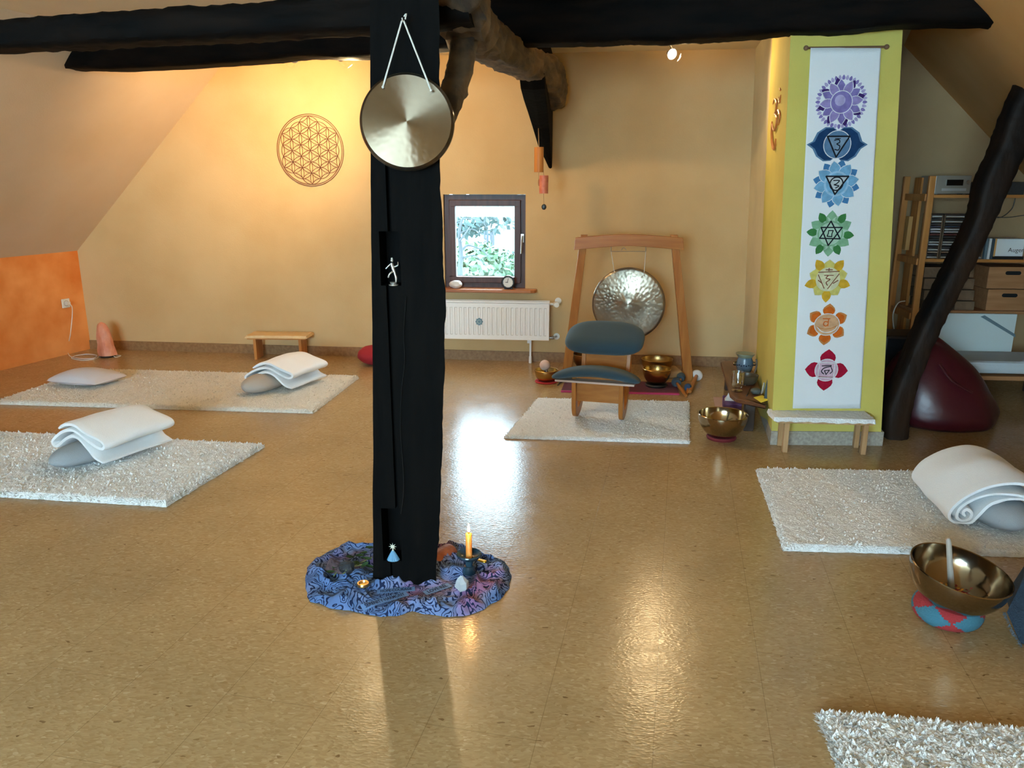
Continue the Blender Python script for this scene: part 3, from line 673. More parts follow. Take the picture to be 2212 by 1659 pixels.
# 4 green
g1c, g2c, g3c = pal('sage_green', (.22, .42, .26)), pal('leaf_green', (.05, .20, .06)), pal('mint', (.40, .58, .46))
m = Motif(1795, 505)
for a in (-.55, .6, 1.65, 2.65, -2.6, -1.5): m.petal(a, 27, 47, 7.5, g2c, 2)
for k in range(12): m.petal(k*math.pi/6, 14, 45 if k % 2 == 0 else 40, 12, g3c if k % 2 else g1c, 0)
m.disc(25, g1c, 3); m.disc(22, g3c, 4)
m.line([(-1, -24), (-20, 9), (20, 10)], 2.6, bk, 5, True); m.line([(-19, -12), (22, -12), (-2, 23)], 2.6, bk, 5, True)
m.line([(-4, -6), (5, -6), (3, 0), (3, 6), (-6, 5), (-4, -1), (-4, -6)], 2, bk, 6); m.done('green lotus with black six-pointed star')
# 5 yellow
y1, y2, y3 = pal('straw', (.62, .55, .16)), pal('gold', (.62, .36, .03)), pal('dull_brown', (.22, .08, .05))
m = Motif(1790, 604)
for k in range(10): m.petal(k*math.pi/5, 14, 40, 15, wt, 0); m.petal(k*math.pi/5, 14, 39, 14, y1, 1)
for a in (-.6, .62, 1.85, 3.14, -1.85): m.petal(a, 24, 47, 9, y2, 2)
m.disc(24, pal('pale_straw', (.66, .64, .42)), 3)
m.line([(-20, -14), (21, -16)], 1.8, y3, 5); m.line([(-20, -9), (-6, 18)], 1.8, y3, 5); m.line([(21, -11), (1, 19)], 1.8, y3, 5)
m.line([(-8, -8), (10, -8)], 1.6, y3, 5); m.line([(0, -8), (-4, -2), (4, 0), (-3, 6), (0, 12)], 2, y3, 5, sm=True); m.line([(-6, -19), (7, -19)], 1.8, y3, 5); m.line([(0, -22), (0, -17)], 2, y3, 5)
m.line([(-19, 2), (-11, 8)], 2, y3, 5); m.line([(20, 2), (11, 8)], 2, y3, 5); m.done('yellow ten-petalled lotus symbol')
# 6 orange
o1, o2, o3 = pal('orange', (.60, .13, .015)), pal('peach', (.62, .36, .20)), pal('salmon', (.55, .22, .07))
m = Motif(1788, 702)
for k in range(6): m.petal(k*math.pi/3+.05, 20, 43, 12.5, o3, 0); m.petal(k*math.pi/3+.05, 20, 38, 11.5, o1, 1)
m.disc(26, wt, 2, ry=23); m.disc(24.5, o2, 3, ry=21.5); m.line([(-20, 4), (-10, 14), (4, 16), (17, 10), (21, 2)], 1.6, wt, 4, sm=True); m.line([(-20, 4), (-8, 9), (8, 8), (21, 2)], 1.6, o3, 4, sm=True)
m.line([(-9, -12), (5, -12)], 2, o1, 5); m.line([(2, -12), (2, 3)], 2, o1, 5); m.line([(2, -5), (-5, -6), (-7, 0), (-2, 3), (2, -1)], 2, o1, 5, sm=True); m.done('orange six-petalled lotus symbol')
# 7 red
r1_, r2_ = pal('crimson', (.36, .008, .035)), pal('rose', (.60, .42, .52))
m = Motif(1787, 801)
for k in range(4): m.petal(k*math.pi/2+.03, 14, 44, 16, r1_, 0)
m.disc(24, wt, 1); m.disc(22.5, r2_, 2); m.line([(-16, -16), (16, -15), (16, 16), (-16, 16)], 1.8, wt, 3, True); m.line([(-17, -10), (-16, 14), (14, 15)], 1.4, y3, 3)
m.line([(-10, -9), (9, -10)], 2, bk, 4); m.line([(9, -8), (-4, -5), (-10, 2), (-5, 8)], 2, bk, 4, sm=True); m.line([(-4, 1), (6, 0), (0, 9)], 1.8, bk, 4, True); m.line([(9, -6), (12, 2), (8, 7)], 1.8, bk, 4, sm=True); m.done('crimson four-petalled lotus at the banner bottom')

# ------------------------------------------------------------------ flower of life and om signs
fc0 = wallpt(670.5, 325); RO = (wallpt(742, 325)[0]-wallpt(599, 325)[0])/2
b = MB(); ff = frn(fc0-V(0, .006, 0), (-.03, -1, 0))
def ringm(cx, cy, r, w_, n=60, test=None):
    for i in range(n):
        a0, a1 = 2*math.pi*i/n, 2*math.pi*(i+1)/n; am = (a0+a1)/2
        if test and not test(cx+r*math.cos(am), cy+r*math.sin(am)): continue
        q = [(cx+rr*math.cos(a), cy+rr*math.sin(a)) for rr, a in ((r-w_/2, a0), (r+w_/2, a0), (r+w_/2, a1), (r-w_/2, a1))]
        b.prism(q, -.002, .002, ff)
ringm(0, 0, RO, .006, 90); ringm(0, 0, RO*.955, .0045, 90)
r = RO*.955/3.03; cs = []; allc = []
for i in range(-4, 5):
    for j in range(-4, 5):
        x, y = r*math.sqrt(3)/2*i, r*(j+i*.5); d = math.hypot(x, y)
        if d < 2.01*r: cs.append((x, y))
        if d < 3.7*r: allc.append((x, y))
for (x, y) in allc:
    if (x, y) in cs: ringm(x, y, r, .0038, 48)
    else: ringm(x, y, r, .0038, 48, lambda px, py: any(math.hypot(px-u, py-v) < r*1.001 for u, v in cs))
tag(b.build('flower_of_life_ornament', M['decal'], recalc=False), 'round brown interlaced-circle ornament hanging on the far wall left of the post', 'wall ornament')
# om sign on the lit side of the column
sideP = plane(colp(0, 0), colp(0, 2), V(gapx(1)[0], 5.5, 1))
ua = hit(1676, 300, sideP); ub = hit(1690, 300, sideP); sx = (ub-ua); sx[2] = 0; sx /= np.linalg.norm(sx)   # towards viewer/right
sn = np.cross(V(0, 0, 1), sx); sn = -sn if sn[0] > 0 else sn
b = MB()
def omst(pts, w0=.007):
    q = [hit(x, y, sideP)+sn*.006 for x, y in pts]; q = cat(q, 6); k = len(q)
    b.tube(q, [w0*(.45+.55*math.sin(math.pi*(i+.5)/k)) for i in range(k)], 6)
omst([(1672, 225), (1676, 214), (1680, 222), (1678, 240), (1674, 246)]); omst([(1674, 246), (1680, 252), (1679, 272), (1674, 282), (1670, 268)])
omst([(1678, 250), (1683, 238), (1687, 250), (1684, 270)]); omst([(1670, 262), (1669, 285), (1671, 312), (1675, 322), (1678, 300)], .009); omst([(1684, 210), (1686, 222), (1689, 205)], .005); omst([(1687, 190), (1688, 196)], .006)
# shift measured strokes onto the lit panel area
tag(b.build('om_sign', mat('copper_wood', (.50, .17, .04), .4), smooth=True), 'copper brown curved om sign on the lamp-lit side of the yellow column', 'wall ornament')

# ------------------------------------------------------------------ spotlights
def spot_fixture(label, base, headp, aim, glass=True, arm_vis=True):
    root = thing('ceiling_spotlight', label, 'spotlight', base, 'ceiling spotlights')
    b = MB(); b.lathe([(0, 0), (.06, 0), (.095, -.012), (.098, -.02), (0, -.024)], 32, Fr(base)); b.build('ceiling_plate', M['steel'], root, smooth=True)
    b = MB(); b.tube(cat([V(*base)-V(0, 0, .02), V(*headp)+V(0, 0, .03), V(*headp)], 4), .007, 10); b.build('arm', M['steel'], root, smooth=True)
    fr = frn(headp, V(*aim)-V(*headp)); b = MB(); b.lathe([(0, -.06), (.018, -.056), (.026, -.03), (.036, .0), (.037, .002), (.033, .0), (.014, -.02)], 24, fr); refl = b.build('reflector', M['steel'], root, smooth=True)
    b = MB(); b.lathe([(0, .022), (.016, .018), (.030, .006), (.031, -.004), (.01, -.014)], 20, fr); b.build('bulb', M['bulb'], refl, smooth=True)
    b = MB(); b.lathe([(.042, -.02), (.060, .02), (.062, .05), (.050, .065)], 24, fr)
    for k in range(0): pass
    b.build('glass_shade', M['flatglass'], root, smooth=True)
    return root
L1 = fl(634, 124, 2.31); L2 = fl(738, 121, 2.31); L3 = V(-1.12, 5.12, 2.31); L4 = fl(1452, 117, 2.41)
spot_fixture('ceiling spotlight glowing farthest left under the black beam', (L1[0]+.03, L1[1], ZC), L1, (-3.0, 6.6, 1.9))
spot_fixture('ceiling spotlight glowing just left of the black post', (L2[0]-.06, L2[1], ZC), L2, (-1.2, 6.3, 1.9))
spot_fixture('ceiling spotlight hidden behind the post top', (L3[0], L3[1], ZC), L3, (-.6, 6.5, 1.9))
spot_fixture('ceiling spotlight with round plate at the right, aimed at the yellow column', (L4[0]-.035, L4[1]+.01, ZC), L4, (1.1, 4.8, 1.95))
KL = 1.0
lamp('spot_light', 'SPOT', L1+V(-.05, .09, -.05), 190*KL, (-2.85, 6.62, 2.2), 112, 1.0)
lamp('spot_light', 'POINT', L2+V(.045, .05, -.065), 25*KL)
lamp('spot_light', 'POINT', L3+V(.04, .05, -.07), 30*KL)
lamp('spot_light', 'SPOT', L4+V(.055, -.075, -.05), 60*KL, (1.06, 4.72, 2.0), 100, .9)
lamp('spot_glow', 'SPOT', L4+V(.04, -.13, .03), 12*KL, L4+V(.15, .1, .5), 165, .9)

# ------------------------------------------------------------------ gong on the post
gc = atY(879, 263, 2.565); gr = .5*(atY(980, 263, 2.565)[0]-atY(778, 263, 2.565)[0])
fg = frn(gc, (.14, -1, .08)); root = thing('hanging_gong', 'round bronze gong hanging by a pale cord on the black post', 'gong', gc)
b = MB(); b.lathe([(0, .010), (gr*.12, .0099), (gr*.5, .0088), (gr*.93, .007), (gr*.985, -.004), (gr, -.012), (gr*.99, -.016), (gr*.97, -.010), (gr*.5, -.004), (0, -.004)], 96, fg)
go = b.build('gong_disc', M['gong'], root, smooth=True)
# give the disc its own local axes so the spun metal runs round its centre
def relocal(o, fr):
    R = Matrix(((fr.x[0], fr.y[0], fr.z[0]), (fr.x[1], fr.y[1], fr.z[1]), (fr.x[2], fr.y[2], fr.z[2]))).to_4x4()
    Tm = Matrix.Translation(Vector(tuple(fr.o-wloc(o.parent)))) @ R
    o.data.transform((Tm.inverted() @ Matrix.Translation(o.location))); o.matrix_basis = Tm
relocal(go, fg)
hk = atY(870, 45, 2.57); la = atY(827, 188, 2.55); lb = atY(931, 195, 2.55)
b = MB(); b.tube([hk+V(-.003, 0, 0), la], .0028, 6); b.tube([hk+V(.003, 0, 0), lb], .0028, 6); b.tube([la+V(.0, .02, 0), la], .003, 6); b.tube([lb+V(0, .02, 0), lb], .003, 6); b.sphere(tuple(la), .0045, 5); b.sphere(tuple(lb), .0045, 5); b.tube(cat([hk+V(.008, 0, .004), hk+V(.012, 0, .02), hk+V(.004, 0, .012)], 3), .0025, 5); b.build('cord', M['rope'], root)
b = MB(); b.tube([hk+V(0, .06, .0), hk+V(0, -.004, 0), hk+V(0, -.006, .008)], .003, 6); tag(b.build('hook', M['steel']), 'small metal hook in the black post holding the gong cord', 'hook')

# ------------------------------------------------------------------ figurines in niches
a, c = NZ[0]; nx = (a[0]+c[0])/2+.004; zb = a[2]; yn = yA+.0
root = thing('dancer_figurine', 'small pewter dancing figurine on a base in the upper niche of the post', 'figurine', (nx, yn, zb))
sc = (atY(850, 560, yA)[2]-atY(850, 620, yA)[2])/60
def dp(px, py, d=0.0): return V(nx+(px-846)*sc, yn+.01+d, zb+(618-py)*sc)
b = MB(); b.lathe([(0, 0), (.016, 0), (.017, .004), (.010, .006), (.013, .012), (0, .014)], 16, Fr((nx+.003, yn+.01, zb))); b.build('base', mat('pewter', (.45, .45, .43), .35, metal=.8), root, smooth=True)
b = MB(); pw = M['steel']
b.tube(cat([dp(853, 611), dp(854, 602), dp(852, 594), dp(850, 586)], 4), [.003, .003, .0035, .004, .004, .0045, .004, .004, .004, .004, .004, .004, .004][:13], 8)
b.tube(cat([dp(850, 586), dp(842, 592, -.01), dp(838, 600, -.008)], 4), .0032, 8); b.tube(cat([dp(850, 588), dp(847, 578), dp(845, 570)], 4), .006, 8)
b.tube(cat([dp(845, 570), dp(852, 577, -.01), dp(861, 573, -.012)], 4), .0026, 8); b.tube(cat([dp(845, 570), dp(838, 576), dp(832, 582)], 4), .0026, 8); b.tube([dp(861, 573, -.012), dp(861, 566, -.012)], .0015, 6)
b.sphere(tuple(dp(846, 564)), .0055, 8); b.sphere(tuple(dp(846, 560)), .0045, 6); b.build('dancer', mat('pewter_figure', (.55, .55, .52), .35, metal=.7), root, smooth=True)
a, c = NZ[1]; nx2 = atY(848, 1212, yA)[0]; zb = a[2]
root = thing('angel_figurine', 'tiny angel figurine with blue pleated dress in the lower niche of the post', 'figurine', (nx2, yA+.01, zb))
b = MB(); n_ = 36
rings = []
for t in np.linspace(0, 1, 9):
    r_0 = .0185*(1-t)**.9+.004; rings.append([V(nx2+r_0*(1+.10*(j % 2))*math.cos(2*math.pi*j/n_), yA+.012+r_0*(1+.1*(j % 2))*math.sin(2*math.pi*j/n_)*.8, zb+.038*t+.002) for j in range(n_)])
b.loft(rings); b.build('dress', M['angel'], root)
b = MB(); b.tube([V(nx2, yA+.012, zb+.038), V(nx2+.001, yA+.012, zb+.052)], [.004, .003], 8); b.sphere((nx2+.001, yA+.01, zb+.056), .005, 8); b.build('head', M['ivory'], root, smooth=True)
b = MB(); st = frn((nx2+.001, yA+.006, zb+.059), (0, -1, 0)); po = []
for k in range(16):
    rr0 = .015 if k % 2 == 0 else .005; po.append((rr0*math.sin(k*math.pi/8), rr0*math.cos(k*math.pi/8)))
b.prism(po, -.001, .001, st); b.build('star', M['ivory'], root)

# ------------------------------------------------------------------ radiator
ry = yb(-.6)-.115
r0 = atY(1186, 735, ry); r1 = atY(1191, 655, ry); rx1 = r0[0]; rx0 = rx1-1.35; rz0 = r0[2]; rz1 = r1[2]
root = thing('radiator', 'white panel radiator under the small window', 'radiator', ((rx0+rx1)/2, ry, 0))
b = MB()
N = 300; prof = []
def rad(u, v):
    X = rx0+(rx1-rx0)*u; Z = rz0+(rz1-rz0)*v
    d = .0
    if .12 < v < .86: ph = (X-rx0)/.0405 % 1; d = .006 if .28 < ph < .72 else 0
    if v in (0, 1) or u in (0, 1): d = -.006
    return V(X, ry-.012+d, Z)
vs_ = [0, .02, .12, .13, .2, .8, .855, .87, .98, 1]
vv = [rad(i/N, v) for v in vs_ for i in range(N+1)]
b.add(vv, [(j*(N+1)+i, j*(N+1)+i+1, (j+1)*(N+1)+i+1, (j+1)*(N+1)+i) for j in range(len(vs_)-1) for i in range(N)])
b.box(((rx0+rx1)/2, ry+.03, (rz0+rz1)/2), (rx1-rx0-.002, .065, rz1-rz0-.02)); b.build('panel', M['white'], root)
b = MB()
b.box(((rx0+rx1)/2, ry-.004, rz1+.004), (rx1-rx0, .008, .016)); b.box(((rx0+rx1)/2, ry+.066, rz1+.004), (rx1-rx0, .008, .016))
for k in range(110): b.box((rx0+.01+k*(rx1-rx0-.02)/109, ry+.03, rz1+.004), (.004, .07, .004))
b.build('top_grille', M['white'], root)
p = atY(1035, 695, ry-.02); m_ = MB(); fr = frn((p[0], ry-.016, p[2]), (0, -1, 0)); po = [((.034 if k % 2 == 0 else .027)*math.cos(k*math.pi/8), (.034 if k % 2 == 0 else .027)*math.sin(k*math.pi/8)) for k in range(16)]
m_.prism(po, -.001, .001, fr, 0); m_.lathe([(.018, .0012), (.013, .0012)], 16, fr, 1); m_.build('flower_sticker', [mat('sticker_blue', (.10, .19, .24), .5), mat('sticker_pale', (.35, .42, .42), .5)], root)
vp = atY(1203, 658, ry); b = MB(); b.tube([V(rx1, ry+.03, vp[2]), V(rx1+.05, ry+.03, vp[2])], .012, 10); b.tube([V(rx1+.05, ry+.03, vp[2]), V(rx1+.05, ry+.11, vp[2]+.0)], .011, 10); b.lathe([(0, 0), (.022, 0), (.024, .01), (.022, .05), (0, .055)], 20, frn((rx1+.05, ry+.028, vp[2]), (.25, -1, 0))); b.lathe([(0, 0), (.026, 0), (.028, .008), (0, .01)], 20, frn((rx1+.07, yb(rx1)-.012, vp[2]+.02), (0, -1, 0))); b.build('thermostat_valve', M['plastic'], root, smooth=True)
lp = atY(1200, 731, ry); b = MB(); b.tube([V(rx1, ry+.03, lp[2]), V(rx1+.045, ry+.03, lp[2])], .010, 10); b.sphere((rx1+.03, ry+.03, lp[2]), .015, 8); b.tube([V(rx1+.045, ry+.03, lp[2]), V(rx1+.06, yb(rx1)-.004, lp[2])], .009, 10); b.build('return_valve', M['steel'], root, smooth=True)
b = MB(); b.lathe([(0, 0), (.027, 0), (.028, .008), (0, .01)], 20, frn((rx1+.06, yb(rx1)-.004, lp[2]), (0, -1, 0))); b.build('pipe_collar', M['plastic'], root, smooth=True)
px_ = atY(1145, 770, ry)[0]; b = MB(); b.box((px_, ry+.04, rz0/2), (.016, .02, rz0)); b.box((px_-.012, ry+.04, rz0-.02), (.03, .03, .03)); b.lathe([(.015, 0), (.012, .06)], 10, Fr((px_, ry+.04, 0))); b.build('support_foot', M['white'], root)

# ------------------------------------------------------------------ wind chime
cy = 6.02; q1_ = atY(1154, 318, cy); q2_ = atY(1174, 372, cy); cxx = (q1_[0]+q2_[0])/2; cr = (q2_[0]-q1_[0])/2
root = thing('wind_chime', 'bamboo wind chime hanging from the dark strut before the far wall', 'wind chime', (cxx, cy, q2_[2]))
b = MB(); b.lathe([(0, q1_[2]), (cr, q1_[2]), (cr, q2_[2]), (cr*.85, q2_[2]), (cr*.85, q1_[2]-.01), (0, q1_[2]-.01)], 24, Fr((cxx, cy, 0))); b.build('bamboo_tube', M['bamboo'], root, smooth=True)
q3 = atY(1165, 379, cy); q4 = atY(1184, 418, cy); c2x = (q3[0]+q4[0])/2; cr2 = (q4[0]-q3[0])/2
b = MB(); b.lathe([(0, q3[2]), (cr2, q3[2]), (cr2, q4[2]), (cr2*.85, q4[2]), (cr2*.85, q3[2]-.01), (0, q3[2]-.01)], 24, Fr((c2x, cy, 0))); b.build('bamboo_tube', M['bamboor'], root, smooth=True)
tp = atY(1163, 275, cy); q5 = atY(1175, 447, cy)
b = MB(); b.tube([tp, V(cxx, cy, q1_[2])], .003, 6); b.build('string', mat('string', (.3, .18, .08), .9), root); b = MB(); b.tube([V(cxx+.02, cy, q1_[2]), V(c2x, cy-.0, q3[2]), V(c2x, cy, q4[2]), V(q5[0], cy, q5[2])], .0018, 6)
b.tube([V(cxx, cy, q2_[2]), V(cxx, cy, q2_[2]-.05)], .0016, 6); b.build('string', mat('string', (.3, .18, .08), .9), root)
b = MB(); b.sphere((q5[0], cy, q5[2]), (.019, .006, .022), 8); b.build('disc', M['blackp'], root, smooth=True)
b = MB(); b.sphere((cxx+.003, cy, q2_[2]-.075), (.008, .008, .028), 8); b.build('clapper', mat('brown_clapper', (.28, .10, .03), .5), root, smooth=True)
b = MB(); b.tube(cat([tp+V(0, .0, .07), tp+V(.012, -.01, .05), tp+V(.0, -.012, .02), tp+V(-.01, -.01, .035)], 4), .003, 6); b.tube([tp+V(0, 0, .065), tp+V(0, .27, .065)], .003, 6); b.build('hook', M['steel'], root)

# ------------------------------------------------------------------ gong stand and big gong
GY = 6.0
def G(x, y, Y=GY): return atY(x, y, Y)
root = thing('gong_stand', 'tall orange wooden gong stand with arched crossbar before the far wall', 'stand', (.33, GY, 0))
top = [(1243, 513), (1300, 508), (1357, 506), (1420, 509), (1475, 514)]; bo = [(1477, 540), (1420, 535), (1357, 531), (1300, 534), (1240, 540)]
poly = [tuple(v) for v in cat(top, 5)]+[tuple(v) for v in cat(bo, 5)]
fr = Fr((0, GY-.02, 0), (1, 0, 0), (0, 0, 1)); pp = [(G(x, y, GY-.02)[0], G(x, y, GY-.02)[2]) for x, y in poly]
b = MB(); b.prism(pp, -.02, .02, fr); b.build('crossbar', M['beechx'], root, bevel=.003)
for (ax_, ay_, bx_, by_, Yb_, nm) in ((1262, 507, 1222, 790, 6.22, 'l'), (1456, 507, 1487, 822, 5.98, 'r')):
    A_ = G(ax_, ay_, GY+.0); B_ = fl(bx_, by_) if nm == 'r' else atY(1224, 783, 6.1); B_ = V(B_[0], B_[1], 0.0)
    b = MB(); ux = V(.033, 0, 0); uy = V(0, .03, 0)
    k_ = 1.0
    b.loft([[B_-ux*1.15-uy, B_+ux*1.15-uy, B_+ux*1.15+uy, B_-ux*1.15+uy], [A_-ux*.8-uy, A_+ux*.8-uy, A_+ux*.8+uy, A_-ux*.8+uy]]); b.build('leg', M['beech'], root, bevel=.003)
    b = MB(); b.box((B_[0], B_[1]+.10, .025), (.06, .26, .05)); b.build('foot', M['beech'], root, bevel=.004)
b = MB(); hA, hB = G(1320, 533), G(1395, 533); hA2, hB2 = G(1320, 543), G(1395, 543); b.tube([hA, hA2], .004, 6); b.tube([hB, hB2], .004, 6); b.tube([hA2, hB2], .0022, 6); b.tube(cat([G(1342, 541), G(1347, 535), G(1353, 540)], 3), .0022, 5); b.build('hanger_wire', M['steel'], root)
gc2 = atY(1357, 657, GY); gr2 = .5*(atY(1437, 657, GY)[0]-atY(1278, 657, GY)[0]); fg = frn(gc2, (-.06, -1, .02))
gc2[2] = (atY(1357, 578, GY)[2])-gr2
root2 = thing('large_gong', 'large hammered bronze gong hanging in the wooden stand', 'gong', gc2); fg = frn(gc2, (-.12, -1, .03))
b = MB(); b.lathe([(0, .016), (gr2*.17, .016), (gr2*.2, .010), (gr2*.5, .007), (gr2*.93, .001), (gr2*.985, -.006), (gr2, -.02), (gr2*.985, -.026), (gr2*.96, -.012), (gr2*.5, -.003), (0, .0)], 96, fg); go = b.build('gong_disc', M['gong2'], root2, smooth=True); relocal(go, fg)
b = MB(); b.tube([hA2, atY(1328, 593, GY-.01)], .0025, 6); b.tube([hB2, atY(1391, 590, GY-.01)], .0025, 6); b.build('cord', M['rope'], root2)

# ------------------------------------------------------------------ kneeling chair
A_ = fl(1241, 904, .03); B_ = fl(1341, 912, .03); ux = (B_-A_); wch = np.linalg.norm(ux); ux /= wch
K = Fr((A_+B_)/2, ux)       # local y points back
K.o[2] = .028
root = thing('kneeling_chair', 'kneeling chair with blue padded seat and wooden rocker legs on white rug', 'chair', K.o)
hwd = wch/2
def ribbon(path, wd, th, name, mt, xo):
    q = cat([V(a, c) for a, c in path], 6); L_ = []; R_ = []
    for i, p in enumerate(q):
        t = q[min(i+1, len(q)-1)]-q[max(i-1, 0)]; t /= np.linalg.norm(t); nrm = V(-t[1], t[0]); w_ = wd[0]+(wd[1]-wd[0])*i/(len(q)-1)
        L_.append(p+nrm*w_/2); R_.append(p-nrm*w_/2)
    b = MB(); rings = [[K(xo-th/2, l[0], l[1]), K(xo+th/2, l[0], l[1]), K(xo+th/2, r[0], r[1]), K(xo-th/2, r[0], r[1])] for l, r in zip(L_, R_)]
    b.loft(rings); return b.build(name, mt, root, bevel=.003)
for s_ in (-1, 1):
    xo = s_*hwd
    ribbon([(-.02, .30), (-.015, .2), (-.01, .12), (.0, .07), (.03, .042), (.09, .036), (.17, .06), (.24, .13), (.29, .24), (.32, .36), (.34, .47)], (.07, .055), .028, 'side_rail', M['beech'], xo)
b = MB(); b.box((0, .0, .20), (wch, .02, .15), K); b.box((0, -.005, .285), (wch+.03, .05, .02), K); b.build('front_panel', M['beechx'], root, bevel=.003)
b = MB(); b.box((0, .30, .36), (wch*.92, .02, .20), K); b.build('back_panel', M['beechx'], root, bevel=.003)
def pad(cx, cy_, cz, lx, ly, lz, arch, tilt, name, e=4.0):
    b = MB(); nu, nv = 28, 16; rings = []
    for i in range(nv+1):
        a = -math.pi/2+math.pi*i/nv; ring = []
        for j in range(44):
            t = 2*math.pi*j/44; ca, sa = math.cos(t), math.sin(t)
            k = (abs(ca)**e+abs(sa)**e)**(-1/e); rr_0 = math.cos(a) if abs(a) > 1.2 else math.cos(a)**.45
            rr_0 = max(math.cos(a), 0)**.4
            x = lx/2*ca*k*rr_0; y = ly/2*sa*k*rr_0; z = lz/2*math.sin(a)
            z -= arch*(x/(lx/2))**2; 
            ring.append(K(cx+x, cy_+y*math.cos(tilt)-z*math.sin(tilt), cz+z*math.cos(tilt)+y*math.sin(tilt)))
        rings.append(ring)
    b.loft(rings); return b.build(name, M['bluef'], root, smooth=True)
sp_ = atY(1312, 722, 5.25); lc = np.array([(sp_-K.o)@K.x, (sp_-K.o)@K.y])
pad(lc[0]+.0, .36, .505-.028, .53, .34, .115, .012, math.radians(22), 'seat', 3.2)
kp = atY(1296, 800, 4.9); lk = (kp-K.o)@K.x
pad(lk, -.03, .335-.0, .56, .24, .06, .05, math.radians(-6), 'knee_pad', 3.4)
b = MB(); b.box((lk, -.02, .275), (.50, .17, .012), K); b.build('pad_board', mat('pad_underside', (.55, .40, .33), .7), root)

# ------------------------------------------------------------------ fluffy rugs
def rug(label, cor, m, pile=.03, dens=9000, tuft=.012, seed=0, skip=None, amp=.006, name='wool_rug'):
    P_ = [V(*c[:2], 0) for c in cor]   # order: far-left, far-right, near-right, near-left
    b = MB(); W_ = np.linalg.norm(P_[1]-P_[0]); H_ = np.linalg.norm(P_[3]-P_[0]); nu = min(260, int(W_/.009)); nv = min(160, int(H_/.009))
    def pos(u, v): return P_[0]*(1-u)*(1-v)+P_[1]*u*(1-v)+P_[2]*u*v+P_[3]*(1-u)*v
    def f(u, v):
        e = min(u*W_, (1-u)*W_, v*H_, (1-v)*H_); p = pos(u, v)
        n1 = nz(p[0], p[1], seed, 28); n2 = nz(p[0]+5, p[1], seed, 70); n3 = nz(p[0], p[1], seed+3, 5)
        z = pile*(1 if e > .02 else math.sqrt(max(0, e/.02)))+(amp*n1+amp*.6*n2+.004*n3)*(1 if e > .01 else .3)
        j = V(nz(p[0], p[1], 9, 45), nz(p[0], p[1], 19, 45), 0)*(.006 if e < .02 else .003)
        return p+j+V(0, 0, max(z, .0015 if e < .001 else z))
    b.grid(f, nu, nv)
    rnd = np.random.RandomState(seed+1); n = int(dens*W_*H_)
    us = rnd.rand(n); vs_ = rnd.rand(n); ne = int(n*.12); us[:ne//4] = rnd.rand(ne//4)*.01; us[ne//4:ne//2] = 1-rnd.rand(ne//2-ne//4)*.01; vs_[ne//2:3*ne//4] = rnd.rand(3*ne//4-ne//2)*.02; vs_[3*ne//4:ne] = 1-rnd.rand(ne-3*ne//4)*.02
    for u, v in zip(us, vs_):
        p = pos(u, v); e = min(u*W_, (1-u)*W_, v*H_, (1-v)*H_); zz = pile*(1 if e > .02 else math.sqrt(e/.02))*.92
        d = rnd.randn(3)*V(1, 1, .3); d[2] = abs(d[2])+.35; d /= np.linalg.norm(d); L_ = tuft*(.6+.8*rnd.rand()); s_ = np.cross(d, V(0, 0, 1)); s_ /= (np.linalg.norm(s_)+1e-9); s_ *= L_*.28
        q = p+V(0, 0, zz); b.add([q-s_, q+s_, q+s_*.7+d*L_*.6, q+d*L_, q-s_*.7+d*L_*.6], [(0, 1, 2, 3, 4)])
    me = b.build(name, m, recalc=False, smooth=False); tag(me, label, 'rug')
    return me
g = lambda x, y: fl(x, y, .02)
rug('long cream rug in the far left corner with a flat cushion on it', [g(200, 797), g(776, 812), g(676, 888), g(-15, 868)], M['woolw'], .028, 5000, .012, 1)
L_far = g(572, 960); L_dir = g(572, 960)-g(0, 933); L_dir /= np.linalg.norm(L_dir)
rug('shaggy white rug at left edge, nearer than the long cream one', [L_far-L_dir*2.0, L_far, g(358, 1088), g(358, 1088)-L_dir*2.0], M['wool'], .03, 9000, .014, 2)
rug('white rug under the kneeling chair', [g(1160, 858), g(1490, 866), g(1490, 953), g(1088, 941)], M['wool'], .022, 6000, .010, 3, amp=.0045)
a = g(1633, 1011); c = g(1693, 1182); dr = g(2212, 1195)-c; dr /= np.linalg.norm(dr)
rug('white rug at right, in front of the little bench, under a rolled blanket', [a, a+dr*1.9, c+dr*2.1, c], M['wool'], .028, 8000, .012, 4, amp=.004)
a = g(1767, 1538); dr = g(2212, 1577)-a; dr /= np.linalg.norm(dr)
rug('shaggy white rug cut off at the bottom right corner', [a, a+dr*1.3, a+dr*1.3+V(.05, -1.0, 0), a+V(-.01, -1.0, 0)], M['wool'], .03, 30000, .017, 5, amp=.008)

